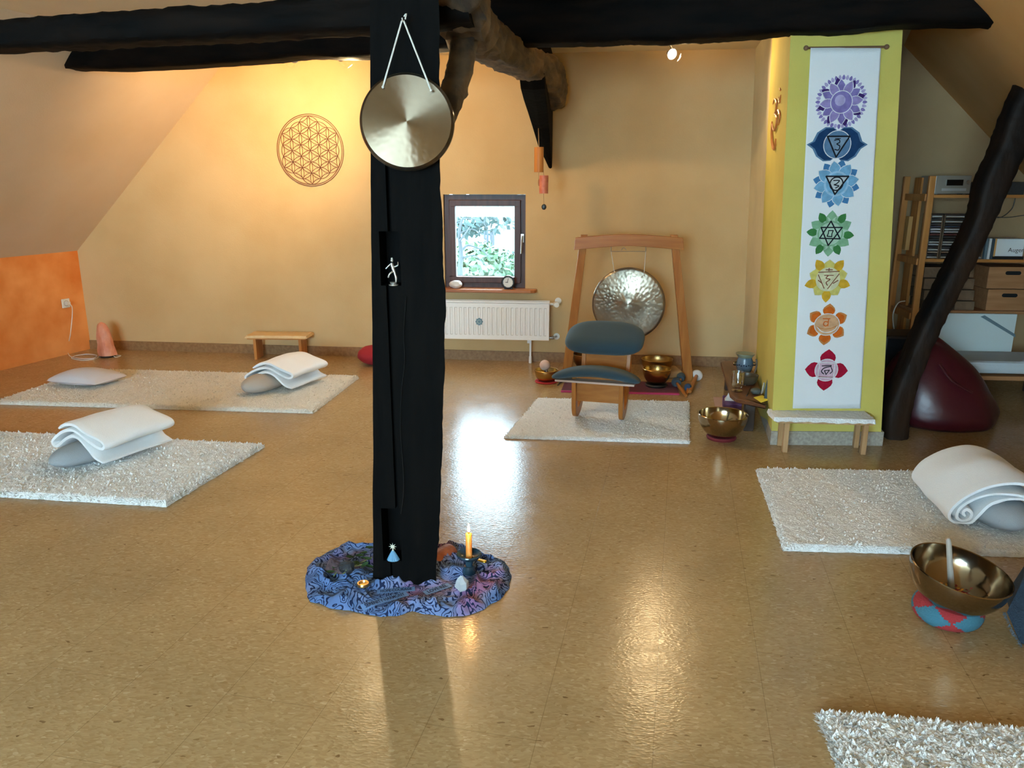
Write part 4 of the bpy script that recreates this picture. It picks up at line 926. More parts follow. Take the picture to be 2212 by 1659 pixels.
# ------------------------------------------------------------------ cushions and blankets
def bolster(label, A_, B_, r, hz, m=None, name='bolster'):
    A_, B_ = V(*A_), V(*B_); ax = (B_-A_); L_ = np.linalg.norm(ax); ax /= L_; sd_ = np.cross(V(0, 0, 1), ax); b = MB(); rings = []
    for i in range(25):
        t = i/24; k = max(.02, (1-abs(2*t-1)**2.6))**.6; c_ = A_+ax*L_*t+V(0, 0, hz*.92)
        rings.append([c_+sd_*r*k*math.cos(2*math.pi*j/28)+V(0, 0, 1)*hz*(k**.8)*math.sin(2*math.pi*j/28)*(.92 if math.sin(2*math.pi*j/28) < 0 else 1) for j in range(28)])
    b.loft(rings); return tag(b.build(name, m or M['greyc'], smooth=True), label, 'cushion')
def blanket(label, O, ang, prof, th, L_, base=.03, seed=0, taper=.0, m=None, group=None, fringe=False):
    a = math.radians(ang); fr = Fr(O, (math.cos(a), math.sin(a), 0)); q = cat([V(*p) for p in prof], 5); n = len(q); Lf = []; Rt = []
    for i, p in enumerate(q):
        t = q[min(i+1, n-1)]-q[max(i-1, 0)]; t /= np.linalg.norm(t); nr = V(-t[1], t[0]); w_ = th/2*min(1, .55+.15*min(i, n-1-i)); Lf.append(p+nr*w_); Rt.append(p-nr*w_)
    poly = Lf+Rt[::-1]; b = MB(); rings = []
    K_ = 22
    for k in range(K_+1):
        v = k/K_; e = min(v, 1-v)*L_; rnd_ = 1-.35*max(0, 1-e/.012); ring = []
        for i, p in enumerate(poly):
            j = i if i < n else 2*n-1-i; ctr = q[j]; pp_ = ctr+(p-ctr)*rnd_
            wob = .008*nz(pp_[0]*4, v*3, seed)+.010*nz(pp_[0]*2+9, v*2.2, seed+pp_[1]*6)
            x = pp_[0]*(1-taper*v)+.012*nz(v*2.5, pp_[1]*9, seed+2); z = pp_[1]*(1-.10*abs(v-.45))+wob*min(1, pp_[1]*9)
            y = v*L_+.018*nz(pp_[0]*6, pp_[1]*12, seed+7)*(1 if k in (0, K_) else 1)
            ring.append(fr(x, y, base+max(z, .004)))
        rings.append(ring)
    b.loft(rings); return tag(b.build('folded_blanket', m or M['cotton'], smooth=True), label, 'blanket', group)
PR = [(.205, .012), (.15, .03), (.10, .075), (.04, .118), (-.03, .128), (-.10, .10), (-.165, .055), (-.20, .043), (-.222, .06), (-.205, .085), (-.14, .128), (-.05, .158), (.04, .155), (.12, .122), (.17, .10), (.205, .098), (.222, .118), (.20, .138), (.12, .165), (.02, .195), (-.08, .185), (-.15, .15)]
O = fl(165, 1016, .03)
bolster('grey bean-shaped cushion sticking out under the left foreground blanket', fl(112, 1022, .03), fl(112, 1022, .03)+V(.17, .44, 0), .115, .062)
blanket('folded white blanket on the shaggy rug at left edge', fl(165, 1006, .03)+V(0, .03, 0), -22, PR, .024, .44, .03, 1)
PR1 = [(x*.95, z*.95) for x, z in PR]
bolster('grey cushion under the blanket on the long cream rug', fl(530, 858, .03)+V(0, .0, 0), fl(530, 858, .03)+V(.13, .46, 0), .12, .068, mat('warm_grey_cotton', (.42, .38, .34), .95, bump=.3, bs=300))
blanket('folded white blanket on the right end of the long cream rug', fl(570, 850, .03)+V(.02, .06, 0), -16, PR1, .024, .42, .03, 4)
# big roll at right, its rolled end facing the viewer
PR3 = [(-.105, .035), (-.12, .05), (-.105, .062), (-.085, .045), (-.10, .022), (-.14, .02), (-.165, .045), (-.14, .085), (-.06, .11), (-.02, .10), (-.03, .045), (-.09, .012), (-.17, .010), (-.20, .035), (-.165, .10), (-.05, .17), (.05, .195), (.14, .18), (.22, .12), (.27, .07), (.235, .06), (.17, .115), (.08, .15), (0, .14), (-.04, .10), (-.02, .12), (.06, .125), (.14, .105), (.20, .06)]
PR3 = [(-.150, .040), (-.160, .055), (-.145, .066), (-.125, .052), (-.135, .028), (-.165, .020), (-.185, .04), (-.170, .075), (-.11, .115), (-.04, .138), (.04, .14), (.12, .115), (.19, .07), (.205, .055), (.19, .05), (.15, .09), (.09, .118), (.02, .118), (-.05, .09), (-.10, .04), (-.13, .010), (-.19, .010), (-.215, .035), (-.20, .075), (-.13, .14), (-.03, .185), (.06, .19), (.15, .155), (.24, .09), (.30, .03)]
bolster('grey cushion under the rolled blanket at the right edge', V(1.845, 3.20, .03), V(1.87, 3.68, .03), .125, .072, M['greyc'])
blanket('large rolled white blanket at the right edge of the picture', V(1.825, 3.27, .03), -4, [(x, z*1.12) for x, z in PR3], .019, .50, .03, 8)
# flat cushion
def pillow(label, cor, h, m, base):
    P_ = [V(c[0], c[1], 0) for c in cor]; b = MB()
    def f(sg):
        def g_(u, v):
            p = P_[0]*(1-u)*(1-v)+P_[1]*u*(1-v)+P_[2]*u*v+P_[3]*(1-u)*v; k = (math.sin(math.pi*u)*math.sin(math.pi*v))**.42 if 0 < u < 1 and 0 < v < 1 else 0
            return V(p[0], p[1], base+h*.35+sg*h*(.65 if sg > 0 else .33)*k+.003*nz(p[0], p[1], 0, 8)*k)
        return g_
    b.grid(f(1), 30, 24); b.grid(f(-1), 30, 24); return tag(b.build('flat_cushion', m, smooth=True), label, 'cushion')
pillow('flat square pale cushion on the left end of the long cream rug', [fl(178, 808, .06), fl(278, 817, .05), fl(207, 843, .03), fl(100, 834, .03)], .125, M['lilac'], .028)

# ------------------------------------------------------------------ meditation stool, salt lamp, socket
sA, sB = fl(548, 777), fl(655, 778); S_ = Fr((sA+sB)/2, (sB-sA)); sw = np.linalg.norm(sB-sA)
root = thing('meditation_stool', 'small wooden stool with cream fleece top against the far wall', 'stool', S_.o)
b = MB(); b.box((0, .08, .195), (sw+.08, .19, .02), S_); b.build('seat', M['pinex'], root, bevel=.003)
for s_ in (-1, 1):
    b = MB(); b.box((s_*(sw/2-.02), .08, .0925), (.025, .16, .185), S_); b.build('leg', M['pine'], root, bevel=.002)
b = MB()
def ft(u, v):
    x = -(sw+.11)/2+(sw+.11)*u; y = -.03+.22*v; e = min(u, 1-u, v, 1-v)
    return S_(x+.004*nz(v*8, u*8, 1), y+.004*nz(v*9, u*7, 5), .207+(.014+.004*nz(x, y, 0, 30) if e > .01 else -.008))
b.grid(ft, 50, 24); b.build('fleece_cover', mat('cream_fleece', (.72, .50, .26), .95, bump=.6, bs=100), root, smooth=True)
p = fl(233, 771)
root = thing('salt_lamp', 'upright pink rock salt lamp by the left corner', 'lamp', p)
b = MB(); b.lathe([(0, 0), (.055, 0), (.06, .006), (.058, .018), (0, .02)], 28, Fr(p)); b.build('base', M['dark'], root, smooth=True)
b = MB(); rings = []
for i in range(22):
    t = i/21; rr_0 = (.078*(1-t*.30))*max(0, 1-t**8)**.5 if t < 1 else .004; rr_0 = max(rr_0, .006); cx_ = -.02*t
    rings.append([V(p[0]+cx_+rr_0*(1+.22*nz(math.cos(a)*1.5, math.sin(a)*1.5, t*3+2))*math.cos(a), p[1]+rr_0*.8*(1+.22*nz(math.cos(a)*1.5+4, math.sin(a)*1.5, t*3))*math.sin(a), .018+.30*t) for a in [2*math.pi*j/22 for j in range(22)]])
b.loft(rings); b.build('salt_rock', M['salt'], root)
cb = MB(); so = hit(141, 655, plane(KA, KB, KA+V(0, 0, 1)))
sfr = frn(so, -out if (-out)[0] > 0 else out)
root2 = thing('wall_socket', 'white wall socket on the orange wall', 'socket', so)
b = MB(); b.box((0, 0, .006), (.08, .08, .012), sfr); b.build('cover_plate', M['plastic'], root2, bevel=.003)
b = MB(); b.lathe([(.026, .0125), (.022, .0125), (.021, .002), (0, .002)], 24, sfr); b.build('socket_well', mat('socket_shadow', (.35, .33, .3), .5), root2)
fa = lambda x, y: fl(x, y, .004)
cpts = [so+sfr.z*.03, so+sfr.z*.06+V(.01, 0, -.03), so+sfr.z*.05+V(0, 0, -.15), so+sfr.z*.04+V(-.02, -.03, -.32), V(*(fl(146, 757)[:2]), .04), fa(150, 768), fa(170, 774), fa(200, 774), fa(209, 768), fa(190, 765), fa(165, 768), fa(155, 774), fa(180, 778), fa(207, 775), fa(215, 770), V(p[0]-.05, p[1], .008)]
b = MB(); b.tube(cat(cpts, 6), .0035, 7); b.build('cord', M['cable'], root, smooth=True); b = MB(); b.box((0, 0, .03), (.03, .03, .035), sfr); b.build('plug', M['plastic'], root, bevel=.003); b = MB(); b.tube(cat([V(p[0]+.055, p[1], .01), V(p[0]+.09, p[1]-.02, .004), V(p[0]+.10, p[1]+.04, .004), V(p[0]+.04, p[1]+.06, .004)], 5), .0035, 6)
b.build('cord', M['cable'], root, smooth=True)
# red cushion behind post
p = fl(800, 795); b = MB(); b.sphere((p[0]+.01, p[1]+.14, .085), (.155, .14, .085), 16, fn=lambda q: 1+.05*nz(*q, sc=3)); tag(b.build('round_cushion', mat('red_meditation_cushion', (.30, .012, .02), .9, bump=.2), smooth=True), 'round red floor cushion half hidden behind the post', 'cushion')

# ------------------------------------------------------------------ singing bowls
def bowl(label, c, R, h, m, rbase=.45, thick=.006, tilt=(0, 0), pad_m=None, pad_r=0, pad_h=.02, group='singing bowls', padlab=None, name='singing_bowl', z0=0.0):
    zb_ = z0+(pad_h if pad_m else 0)
    if pad_m:
        b = MB(); b.lathe([(0, z0), (pad_r, z0), (pad_r*1.06, z0+pad_h*.5), (pad_r, z0+pad_h), (pad_r*.6, z0+pad_h), (0, z0+pad_h*.9)], 36, Fr((c[0], c[1], 0))); tag(b.build('bowl_pad', pad_m, smooth=True), padlab, 'pad')
    n = V(tilt[0], tilt[1], 1); fr = frn((c[0], c[1], zb_), n, (0, 1, 0))
    prof = []
    for i in range(15):
        a = i/14*math.pi/2; prof.append((R*(rbase*(1-math.sin(a))+math.sin(a)) if i else R*rbase, h*(1-math.cos(a))**.85))
    prof = [(0, 0)]+prof; inner = [(max(r_-thick, 0), z_+thick*.9) for r_, z_ in prof[::-1]]; inner[0] = (R-thick, h)
    b = MB(); b.lathe(prof+[(R+.0015, h+.001), (R-.001, h+.004), (R-thick, h+.002)]+inner[1:], 64, fr)
    o = b.build(name, m, smooth=True, origin=(c[0], c[1], zb_)); return tag(o, label, 'bowl', group)
p = fl(1564, 958, 0); bowl('wide bronze singing bowl on a dark red pad left of the little bench', (p[0], p[1]+.10), .148, .135, M['bronze2'], .40, pad_m=mat('dark_red_ring', (.16, .01, .015), .8), pad_r=.085, pad_h=.02, padlab='dark red ring pad under the wide bronze bowl near the low table')
p = fl(1179, 829, 0); bowl('small brass singing bowl with a felt mallet in it, left of the chair', (p[0], p[1]+.06), .094, .085, metal_mat('brass_bowl', (.62, .40, .15), .28, .5), .5, pad_m=M['red'], pad_r=.085, pad_h=.012, padlab='bright red felt pad under the small brass bowl')
sb = (p[0], p[1]+.06)
root = thing('felt_mallet', 'pink-white felt ball mallet standing in the small brass bowl', 'mallet', (sb[0], sb[1], .03))
hd = atY(1177, 789, sb[1]); b = MB(); b.tube([V(sb[0]+.02, sb[1], .03), hd+V(0, 0, -.02)], .012, 10); b.build('handle', M['woodp'], root, smooth=True)
b = MB(); b.sphere(tuple(hd), (.042, .036, .042), 12); b.build('felt_head', M['woodp'], root, smooth=True)
# mat, cushions and bowls behind the chair
ma = [fl(1222, 822), fl(1460, 828), fl(1467, 852), fl(1212, 846)]; mc = sum(ma)/4
root = thing('woven_mat', 'dark woven mat with magenta edge under the stand bowls', 'mat', mc)
b = MB(); b.loft([[q for q in ma], [q+V(0, 0, .008) for q in ma]]); b.build('mat_body', M['matpat'], root)
b = MB(); e0, e1 = ma[3], ma[2]; b.loft([[e0+V(0, -.02, 0), e1+V(0, -.02, 0), e1+V(0, .004, 0), e0+V(0, .004, 0)], [q+V(0, 0, .010) for q in (e0+V(0, -.02, 0), e1+V(0, -.02, 0), e1+V(0, .004, 0), e0+V(0, .004, 0))]]); b.build('mat_border', M['matedge'], root)
p = fl(1418, 838); bowl('round brass singing bowl in front, on the dark mat right of the chair', (p[0], p[1]+.03), .108, .115, metal_mat('brass_bowl_front', (.58, .36, .12), .26, .5), .42, pad_m=M['blackp'], pad_r=.08, pad_h=.02, padlab='black ring pad under the front brass bowl', z0=.010)
p = fl(1421, 822); bowl('wide brass singing bowl standing behind the front brass bowl', (p[0], p[1]+.14), .128, .115, metal_mat('brass_bowl_rear', (.52, .32, .12), .28, .5), .42, pad_m=mat('red_pad', (.25, .03, .02), .9), pad_r=.09, pad_h=.03, padlab='dull red pad under the rear brass bowl')
p = fl(1258, 800); bowl('brown bronze bowl half hidden behind the kneeling chair, left of its back', (p[0]+.05, p[1]+.06), .135, .13, metal_mat('brown_bronze', (.30, .17, .08), .35), .45)
p = fl(1447, 812); b = MB(); fr_ = frz((p[0], p[1]+.02, 0), 10); b.box((0, 0, .03), (.16, .22, .06), fr_); tag(b.build('bowl_cushion', M['tan'], bevel=.02), 'tan square cushion behind the brass bowls, by the stand leg', 'cushion')
def mallet(label, ptail, phead, r0, rh, mh, mt, lh=None, zh=None, name='mallet'):
    A_ = fl(*ptail, r0); B_ = fl(*phead, zh or rh); root = thing(name, label, 'mallet', (A_+B_)/2*V(1, 1, 0)); b = MB(); b.tube([A_, A_+(B_-A_)*.5, B_], [r0*.8, r0, r0*.8], 12); b.build('handle', mt, root, smooth=True)
    b = MB(); d = (B_-A_)/np.linalg.norm(B_-A_); l_ = lh or rh; b.lathe([(0, -l_), (rh*.8, -l_*.9), (rh, -l_*.4), (rh, l_*.4), (rh*.8, l_*.9), (0, l_)], 20, frn(B_, d)); b.build('head', mh, root, smooth=True)
mallet('thick wooden mallet with white felt ring head at the stand foot', (1490, 846), (1505, 811), .017, .045, mat('white_felt', (.68, .63, .58), .9), M['beech'], .02)
mallet('wooden mallet with blue-grey head lying on the mat corner', (1482, 855), (1461, 826), .013, .036, mat('blue_grey_felt', (.05, .07, .09), .9), M['beech'], .03)
mallet('wooden mallet with dark blue felt ball next to the mat corner', (1484, 851), (1486, 837), .009, .028, M['blueball'], M['beech'])
mallet('grey-blue felt mallet leaning by the tan cushion', (1466, 838), (1471, 815), .009, .034, mat('slate_felt', (.045, .075, .10), .9), M['beech'], zh=.05)
for k, (x0, y0, x1, y1) in enumerate([(1205, 832, 1216, 818), (1212, 826, 1222, 819), (1222, 818, 1224, 826)]):
    A_, B_ = fl(x0, y0, .006), fl(x1, y1, .012); b = MB(); b.tube([A_, B_], .005, 8); tag(b.build('drumstick', M['dark'], smooth=True), 'thin dark wooden stick lying by the red felt pad', 'stick', 'thin sticks by the mat')

# ------------------------------------------------------------------ front right bowl
bc = V(1.295, 2.60, 0)
bc = (fl(1983, 1330, .03)+fl(2125, 1330, .03))/2+V(0, .03, 0)
root = thing('patchwork_ring_cushion', 'round red and blue diamond patchwork ring under the big tilted bowl', 'cushion', bc*V(1, 1, 0))
b = MB(); NR = 96; rings = []; R_c = .112; Hc = .085
prof = [(.03, .012), (.08, .001), (.105, .012), (.115, .035), (.112, .06), (.095, .08), (.07, .085), (.04, .075), (.03, .05)]
vs = []; 
PRF = cat([V(*p_) for p_ in prof], 4)
b2 = MB(); npf = len(PRF)
for i, q in enumerate(PRF):
    for j in range(NR): a = 2*math.pi*j/NR; b2.v.append((bc[0]+q[0]*math.cos(a), bc[1]+q[0]*math.sin(a), q[1]))
for i in range(npf-1):
    for j in range(NR):
        k = (j+1) % NR; b2.f.append((i*NR+j, i*NR+k, (i+1)*NR+k, (i+1)*NR+j))
        ang = j/NR*5; hgt = (PRF[i][1]-.04)/.042; tri = abs((ang % 1)-.5)*2
        b2.m.append(0 if abs(hgt) < tri else 1)
b2.build('quilted_ring', [M['cyanp'], M['redp']], root, smooth=True, recalc=False)
big = bowl('big bronze singing bowl tilted on a patchwork ring in the right foreground', (bc[0]+.0, bc[1], 0), .163, .135, metal_mat('dark_bronze_bowl', (.32, .27, .21), .13, .3, .25, 30), .38, tilt=(.13, -.12), thick=.005, z0=.068)
bt = V(bc[0], bc[1], .068)
# petals and striker in bowl
b = MB(); ct = bt+V(.0, -.01, .035)
rnd = random.Random(3)
root = thing('dried_flower', 'dried orange and dark red flower heads lying in the big tilted bowl', 'flower', ct)
for nm, mt, k0 in (('orange_petals', M['petaly'], 26), ('red_petals', M['petalr'], 26)):
    b = MB()
    for k in range(k0):
        a = rnd.random()*6.28; rr_0 = .008+.032*rnd.random(); q = ct+V(rr_0*math.cos(a)*1.2+(.012 if nm[0] == 'r' else -.008), rr_0*math.sin(a), .004+.02*rnd.random()); d = V(math.cos(a), math.sin(a), .6*rnd.random()); s_ = np.cross(d, V(0, 0, 1)); s_ /= np.linalg.norm(s_); L_ = .013
        b.add([q, q+d*L_*.5+s_*L_*.4, q+d*L_, q+d*L_*.5-s_*L_*.4], [(0, 1, 2, 3)])
    b.build(nm, mt, root, recalc=False)
sp0 = ct+V(.006, .012, .0); sp1 = atY(2049, 1166, sp0[1]-.02)
b = MB(); b.tube([sp0, (sp0+sp1)/2, sp1, sp1+(sp1-sp0)/np.linalg.norm(sp1-sp0)*.006], [.012, .0095, .0085, .004], 16); tag(b.build('bowl_striker', M['greymal'], smooth=True), 'grey wooden striker stick standing up in the big tilted bowl', 'mallet')
# denim thing at right edge
p0_ = fl(2210, 1400); b = MB(); dn = Fr(V(p0_[0]-.003, p0_[1]+.0, 0), (-.05, 1, 0))
root = thing('denim_cushion', 'dark blue denim cushion with frayed pale edge at the right picture edge', 'cushion', dn.o)
pa, pb_, pc_ = fl(2205, 1396, .0), atY(2171, 1322, p0_[1]+.06), atY(2216, 1240, p0_[1]+.16)
pa = V(pa[0], pa[1], 0)
E_ = V(.35, .06, 0)
prof_ = [V(pa[0], pa[1], .002), pb_, pc_, pc_+V(.05, .10, -.01), V(pc_[0]+.05, pa[1]+.34, .002)]
b.loft([prof_, [q+E_ for q in prof_]]); b.build('cushion_body', M['denim'], root, bevel=.01)
b = MB(); q = cat([pb_+V(-.002, -.005, 0), (pa+pb_)/2+V(-.004, -.004, 0), pa+V(.0, -.004, .006)], 10); rnd = random.Random(5)
for k, t in enumerate(q):
    for _ in range(7):
        d = V(-rnd.random(), -rnd.random(), rnd.random()-.5)*.012; b.tube([t+V(0, 0, (rnd.random()-.5)*.006), t+d], .0009, 4)
b.build('frayed_edge', M['denimf'], root)

# ------------------------------------------------------------------ cloth at the foot of the post
SC = fl(885, 1255)
ol = [(660, 1243), (665, 1225), (683, 1208), (720, 1187), (760, 1181), (800, 1179), (870, 1176), (950, 1180), (985, 1182), (1040, 1197), (1090, 1213), (1104, 1240), (1098, 1268), (1083, 1292), (1058, 1306), (1030, 1322), (1000, 1330), (960, 1331), (930, 1327), (890, 1319), (860, 1329), (825, 1331), (790, 1325), (755, 1318), (712, 1312), (695, 1303), (668, 1299), (664, 1280), (660, 1262)]
pol = []
for x, y in ol:
    p = fl(x, y, .004)-SC; pol.append((math.atan2(p[1], p[0]), math.hypot(p[0], p[1])))
pol.sort(); pa_ = [q[0] for q in pol]; pr_ = [q[1] for q in pol]; pa_ = [pa_[-1]-2*math.pi]+pa_+[pa_[0]+2*math.pi]; pr_ = [pr_[-1]]+pr_+[pr_[0]]
WSEG = [(fl(795, 1317), fl(868, 1295)), (fl(832, 1287), fl(880, 1283)), (fl(925, 1289), fl(965, 1275))]
def wdist(x, y):
    m = 9
    for A_, B_ in WSEG:
        d = (B_-A_)[:2]; t = max(-.25, min(1.25, ((x-A_[0])*d[0]+(y-A_[1])*d[1])/(d@d))); m = min(m, math.hypot(x-A_[0]-d[0]*t, y-A_[1]-d[1]*t))
    return m
def ch(x, y):     # cloth height
    d = math.hypot(x-SC[0], y-SC[1])
    a = math.atan2(y-SC[1], x-SC[0]); R_ = np.interp(a, pa_, pr_); e = max(0, min(1, (R_-d)/.035))
    qx, qy = x+.05*nz(x, y, 2, 7), y+.05*nz(x, y, 6, 7)
    h = .5+.5*math.sin(a*9+6*nz(x, y, 1, 3)+d*12); n1 = 1-abs(nz(qx, qy, .5, 11))*2; n2 = 1-abs(nz(qx, qy, 3.5, 24))*2
    k = max(0, min(1, (wdist(x, y)-.018)/.03)); n1 *= k; n2 *= k; h = h*k+.45*(1-k)
    return .006+e*(.014*h+.024*max(0, n1)**2+.010*max(0, n2)+.004)
root = thing('patterned_scarf', 'crumpled blue and purple patterned cloth with lettering around the post foot', 'cloth', SC)
b = MB()
def cf(u, v):
    a = -math.pi+2*math.pi*u; R_ = np.interp(a, pa_, pr_)*(.05+.95*v)*(1+.02*nz(math.cos(a)*9, math.sin(a)*9)*v); x = SC[0]+R_*math.cos(a); y = SC[1]+R_*math.sin(a)
    return V(x, y, ch(x, y) if v < .999 else .002)
b.grid(cf, 260, 70)
sm = bpy.data.materials.new('scarf_print'); sm.use_nodes = True; nt = sm.node_tree; n = nt.nodes; L = nt.links; p = n['Principled BSDF']; p.inputs['Roughness'].default_value = .85; p.inputs['Specular IOR Level'].default_value = .15
tc = n.new('ShaderNodeTexCoord'); nn_ = n.new('ShaderNodeTexNoise'); nn_.inputs['Scale'].default_value = 9; nn_.inputs['Detail'].default_value = 1.5; L.new(tc.outputs['Object'], nn_.inputs[0])
vm = n.new('ShaderNodeVectorMath'); vm.operation = 'MULTIPLY_ADD'; vm.inputs[1].default_value = (.35, .35, .35); L.new(nn_.outputs['Color'], vm.inputs[0]); L.new(tc.outputs['Object'], vm.inputs[2])
wv = n.new('ShaderNodeTexWave'); wv.wave_type = 'RINGS'; wv.inputs['Scale'].default_value = 19; wv.inputs['Distortion'].default_value = 9; wv.inputs['Detail'].default_value = 1; wv.inputs['Detail Scale'].default_value = 1.2; L.new(vm.outputs[0], wv.inputs[0])
rp = n.new('ShaderNodeValToRGB'); rp.color_ramp.elements[0].position = .22; rp.color_ramp.elements[0].color = (0, 0, 0, 1); rp.color_ramp.elements[1].position = .30; rp.color_ramp.elements[1].color = (1, 1, 1, 1); L.new(wv.outputs['Fac'], rp.inputs[0])
n2 = n.new('ShaderNodeTexNoise'); n2.inputs['Scale'].default_value = 5; n2.inputs['Detail'].default_value = 2; L.new(tc.outputs['Object'], n2.inputs[0])
rc = n.new('ShaderNodeValToRGB'); rc.color_ramp.elements[0].position = .45; rc.color_ramp.elements[0].color = (.10, .175, .37, 1); rc.color_ramp.elements[1].position = .68; rc.color_ramp.elements[1].color = (.24, .14, .30, 1); x_ = rc.color_ramp.elements.new(.56); x_.color = (.17, .22, .40, 1); L.new(n2.outputs[0], rc.inputs[0])
mx = n.new('ShaderNodeMixRGB'); mx.inputs[1].default_value = (.012, .02, .06, 1); L.new(rp.outputs[0], mx.inputs[0]); L.new(rc.outputs[0], mx.inputs[2]); L.new(mx.outputs[0], p.inputs['Base Color'])
b.build('cloth', sm, root, smooth=True)
M['ink'] = mat('navy_ink', (.01, .015, .05), .8); M['clothblue'] = mat('plain_blue_band', (.14, .27, .55), .85)
def word(s, x0, y0, x1, y1, size, kx=.6):
    A_, B_ = fl(x0, y0), fl(x1, y1); d = B_-A_; d /= np.linalg.norm(d); nn2 = V(-d[1], d[0], 0); c_ = (A_+B_)/2
    vs, fs = text_mesh(s, size, .0006); vs = [(q[0]*kx, q[1], 0) for q in vs]; b = MB(); vv = []
    for q in vs:
        p_ = c_+d*q[0]+nn2*q[1]; vv.append(V(p_[0], p_[1], ch(p_[0], p_[1])+.0042))
    b.add(vv, fs); b.build('lettering', M['ink'], root, recalc=False)
    w_ = max(q[0] for q in vs)+.012; h_ = size*.62; bb = MB()
    bb.grid(lambda u, v: (lambda p_: V(p_[0], p_[1], ch(p_[0], p_[1])+.0030))(c_+d*(2*u-1)*w_+nn2*(2*v-1)*h_), 50, 8); bb.build('plain_band', M['clothblue'], root, smooth=True, recalc=False)
word('LOVE\u00b7REL', 925, 1289, 965, 1275, .027, .75)
word('SERENITY\u00b7HARMONY', 795, 1317, 868, 1295, .029, .56)
word('HOPE\u00b7COURAGE', 832, 1287, 880, 1283, .026)

# things on the cloth
def czz(x, y): p = fl(x, y); return V(p[0], p[1], ch(p[0], p[1]))
p = czz(748, 1237)
b = MB(); b.sphere((p[0], p[1], p[2]+.02), (.05, .035, .035), 9, fn=lambda q: 1+.45*nz(*q, sc=1.3)); o = tag(b.build('rock', M['rockp']), 'rough pinkish brown rock on the cloth, left end of the group', 'stone')
b = MB(); q = [p+V(-.055, -.02, -.005), p+V(.04, -.02, 0), p+V(.055, .03, .0), p+V(-.04, .03, 0)]; t_ = p+V(-.02, .01, .075); t2 = p+V(.03, .0, .045)
p = czz(725, 1250); b.v = []; b.f = []; b.m = []
b.add([p+V(-.045, -.015, .0), p+V(.035, -.02, 0), p+V(.05, .02, .0), p+V(-.02, .035, 0), p+V(-.018, .0, .065), p+V(.03, .005, .038), p+V(.0, -.012, .05)], [(0, 1, 6), (0, 6, 4), (1, 5, 6), (6, 5, 4), (1, 2, 5), (2, 3, 4), (2, 4, 5), (3, 0, 4), (0, 3, 2, 1)]); bpy.data.objects.remove(o)
tag(b.build('rock', M['rockp'], bevel=.004), 'jagged pinkish brown rock on the cloth, left end of the group', 'stone')
p = czz(752, 1255); b = MB(); b.sphere((p[0], p[1], p[2]+.018), (.032, .024, .028), 8, fn=lambda q: 1+.3*nz(*q, sc=1.7)); tag(b.build('stone', M['rockd']), 'dark grey stone leaning against the jagged pink-brown rock', 'stone')
root = thing('leafy_sprig', 'green leafy sprig lying beside the dark stone on the cloth', 'plant', czz(775, 1240))
b = MB(); st_ = [[(742, 1265), (765, 1248), (780, 1232), (805, 1228)], [(765, 1248), (785, 1240), (806, 1240)], [(750, 1262), (735, 1250), (722, 1262)]]
for s_ in st_: b.tube(cat([czz(x, y)+V(0, 0, .014) for x, y in s_], 5), .0022, 6)
b.build('stem', M['stem'], root)
rnd = random.Random(4)
lv = [(757, 1221, 40), (768, 1233, 120), (778, 1219, 20), (788, 1224, -30), (795, 1235, 10), (800, 1218, 30), (800, 1250, 5), (790, 1246, 60), (727, 1252, 80), (716, 1264, 40), (772, 1240, 100), (785, 1232, -60)]
for (x, y, a) in lv:
    c_ = czz(x, y)+V(0, 0, .018+.015*rnd.random()); a = math.radians(a); L_ = .038; w_ = .012; tl_ = rnd.uniform(-.35, .35); b = MB()
    fr = Fr(c_, (math.cos(a), math.sin(a), tl_)); po = [(-L_/2, 0), (-L_*.3, w_*.8), (0, w_), (L_*.3, w_*.7), (L_/2, 0), (L_*.3, -w_*.7), (0, -w_), (-L_*.3, -w_*.8)]
    b.add([fr(q[0], q[1], .004*math.cos(q[0]*60)) for q in po]+[fr(0, 0, -.004)], [(i, (i+1) % 8, 8) for i in range(8)]); b.build('leaf', M['leaf'], root)
p = czz(786, 1290); b = MB(); b.lathe([(.022, 0), (.024, .004), (.021, .012), (.017, .012), (.014, .005), (0, .004)], 24, Fr(p+V(0, 0, .003))); tag(b.build('brass_dish', mat('brass', (.75, .5, .2), .3, metal=1), smooth=True), 'tiny brass dish lying in the front folds of the cloth', 'dish')
# terracotta stone right behind post
A_, B_ = fl(945, 1207, .03), fl(972, 1190, .035); b = MB(); d = B_-A_; A2 = A_-d*.8
q = cat([A2, A_, B_, B_+d*.12], 6); b.tube(q, [.008+.032*math.sin(math.pi*min(.97, (i+1)/(len(q)+1)))**.6 for i in range(len(q))], 14, flat=.8); tag(b.build('terracotta_stone', M['terra'], smooth=True), 'reddish brown oblong stone poking out right of the post foot', 'stone')
# candle holder, candle, lighter, crystal
p = czz(1014, 1253); root = thing('candle_holder', 'dark blue glazed candle holder with wide saucer on the cloth', 'candle holder', p)
zt_ = atY(1013, 1202, p[1])[2]; H_ = zt_-p[2]
b = MB(); b.lathe([(0, 0), (.026, 0), (.027, .008), (.020, .03), (.0145, H_*.45), (.016, H_*.7), (.021, H_*.92), (.018, H_*.95), (0, H_*.95)], 32, Fr(p)); b.build('stem', M['ceramic'], root, smooth=True)
b = MB(); b.lathe([(0, H_*.9), (.022, H_*.9), (.042, H_*.97), (.049, H_+.010), (.0475, H_+.014), (.038, H_+.003), (.014, H_-.004), (0, H_-.004)], 40, Fr(p)); b.build('saucer', M['ceramic'], root, smooth=True)
ctop = atY(1013, 1152, p[1])[2]; root = thing('candle', 'burning slim orange candle in the blue holder', 'candle', (p[0], p[1], p[2]+H_-.004))
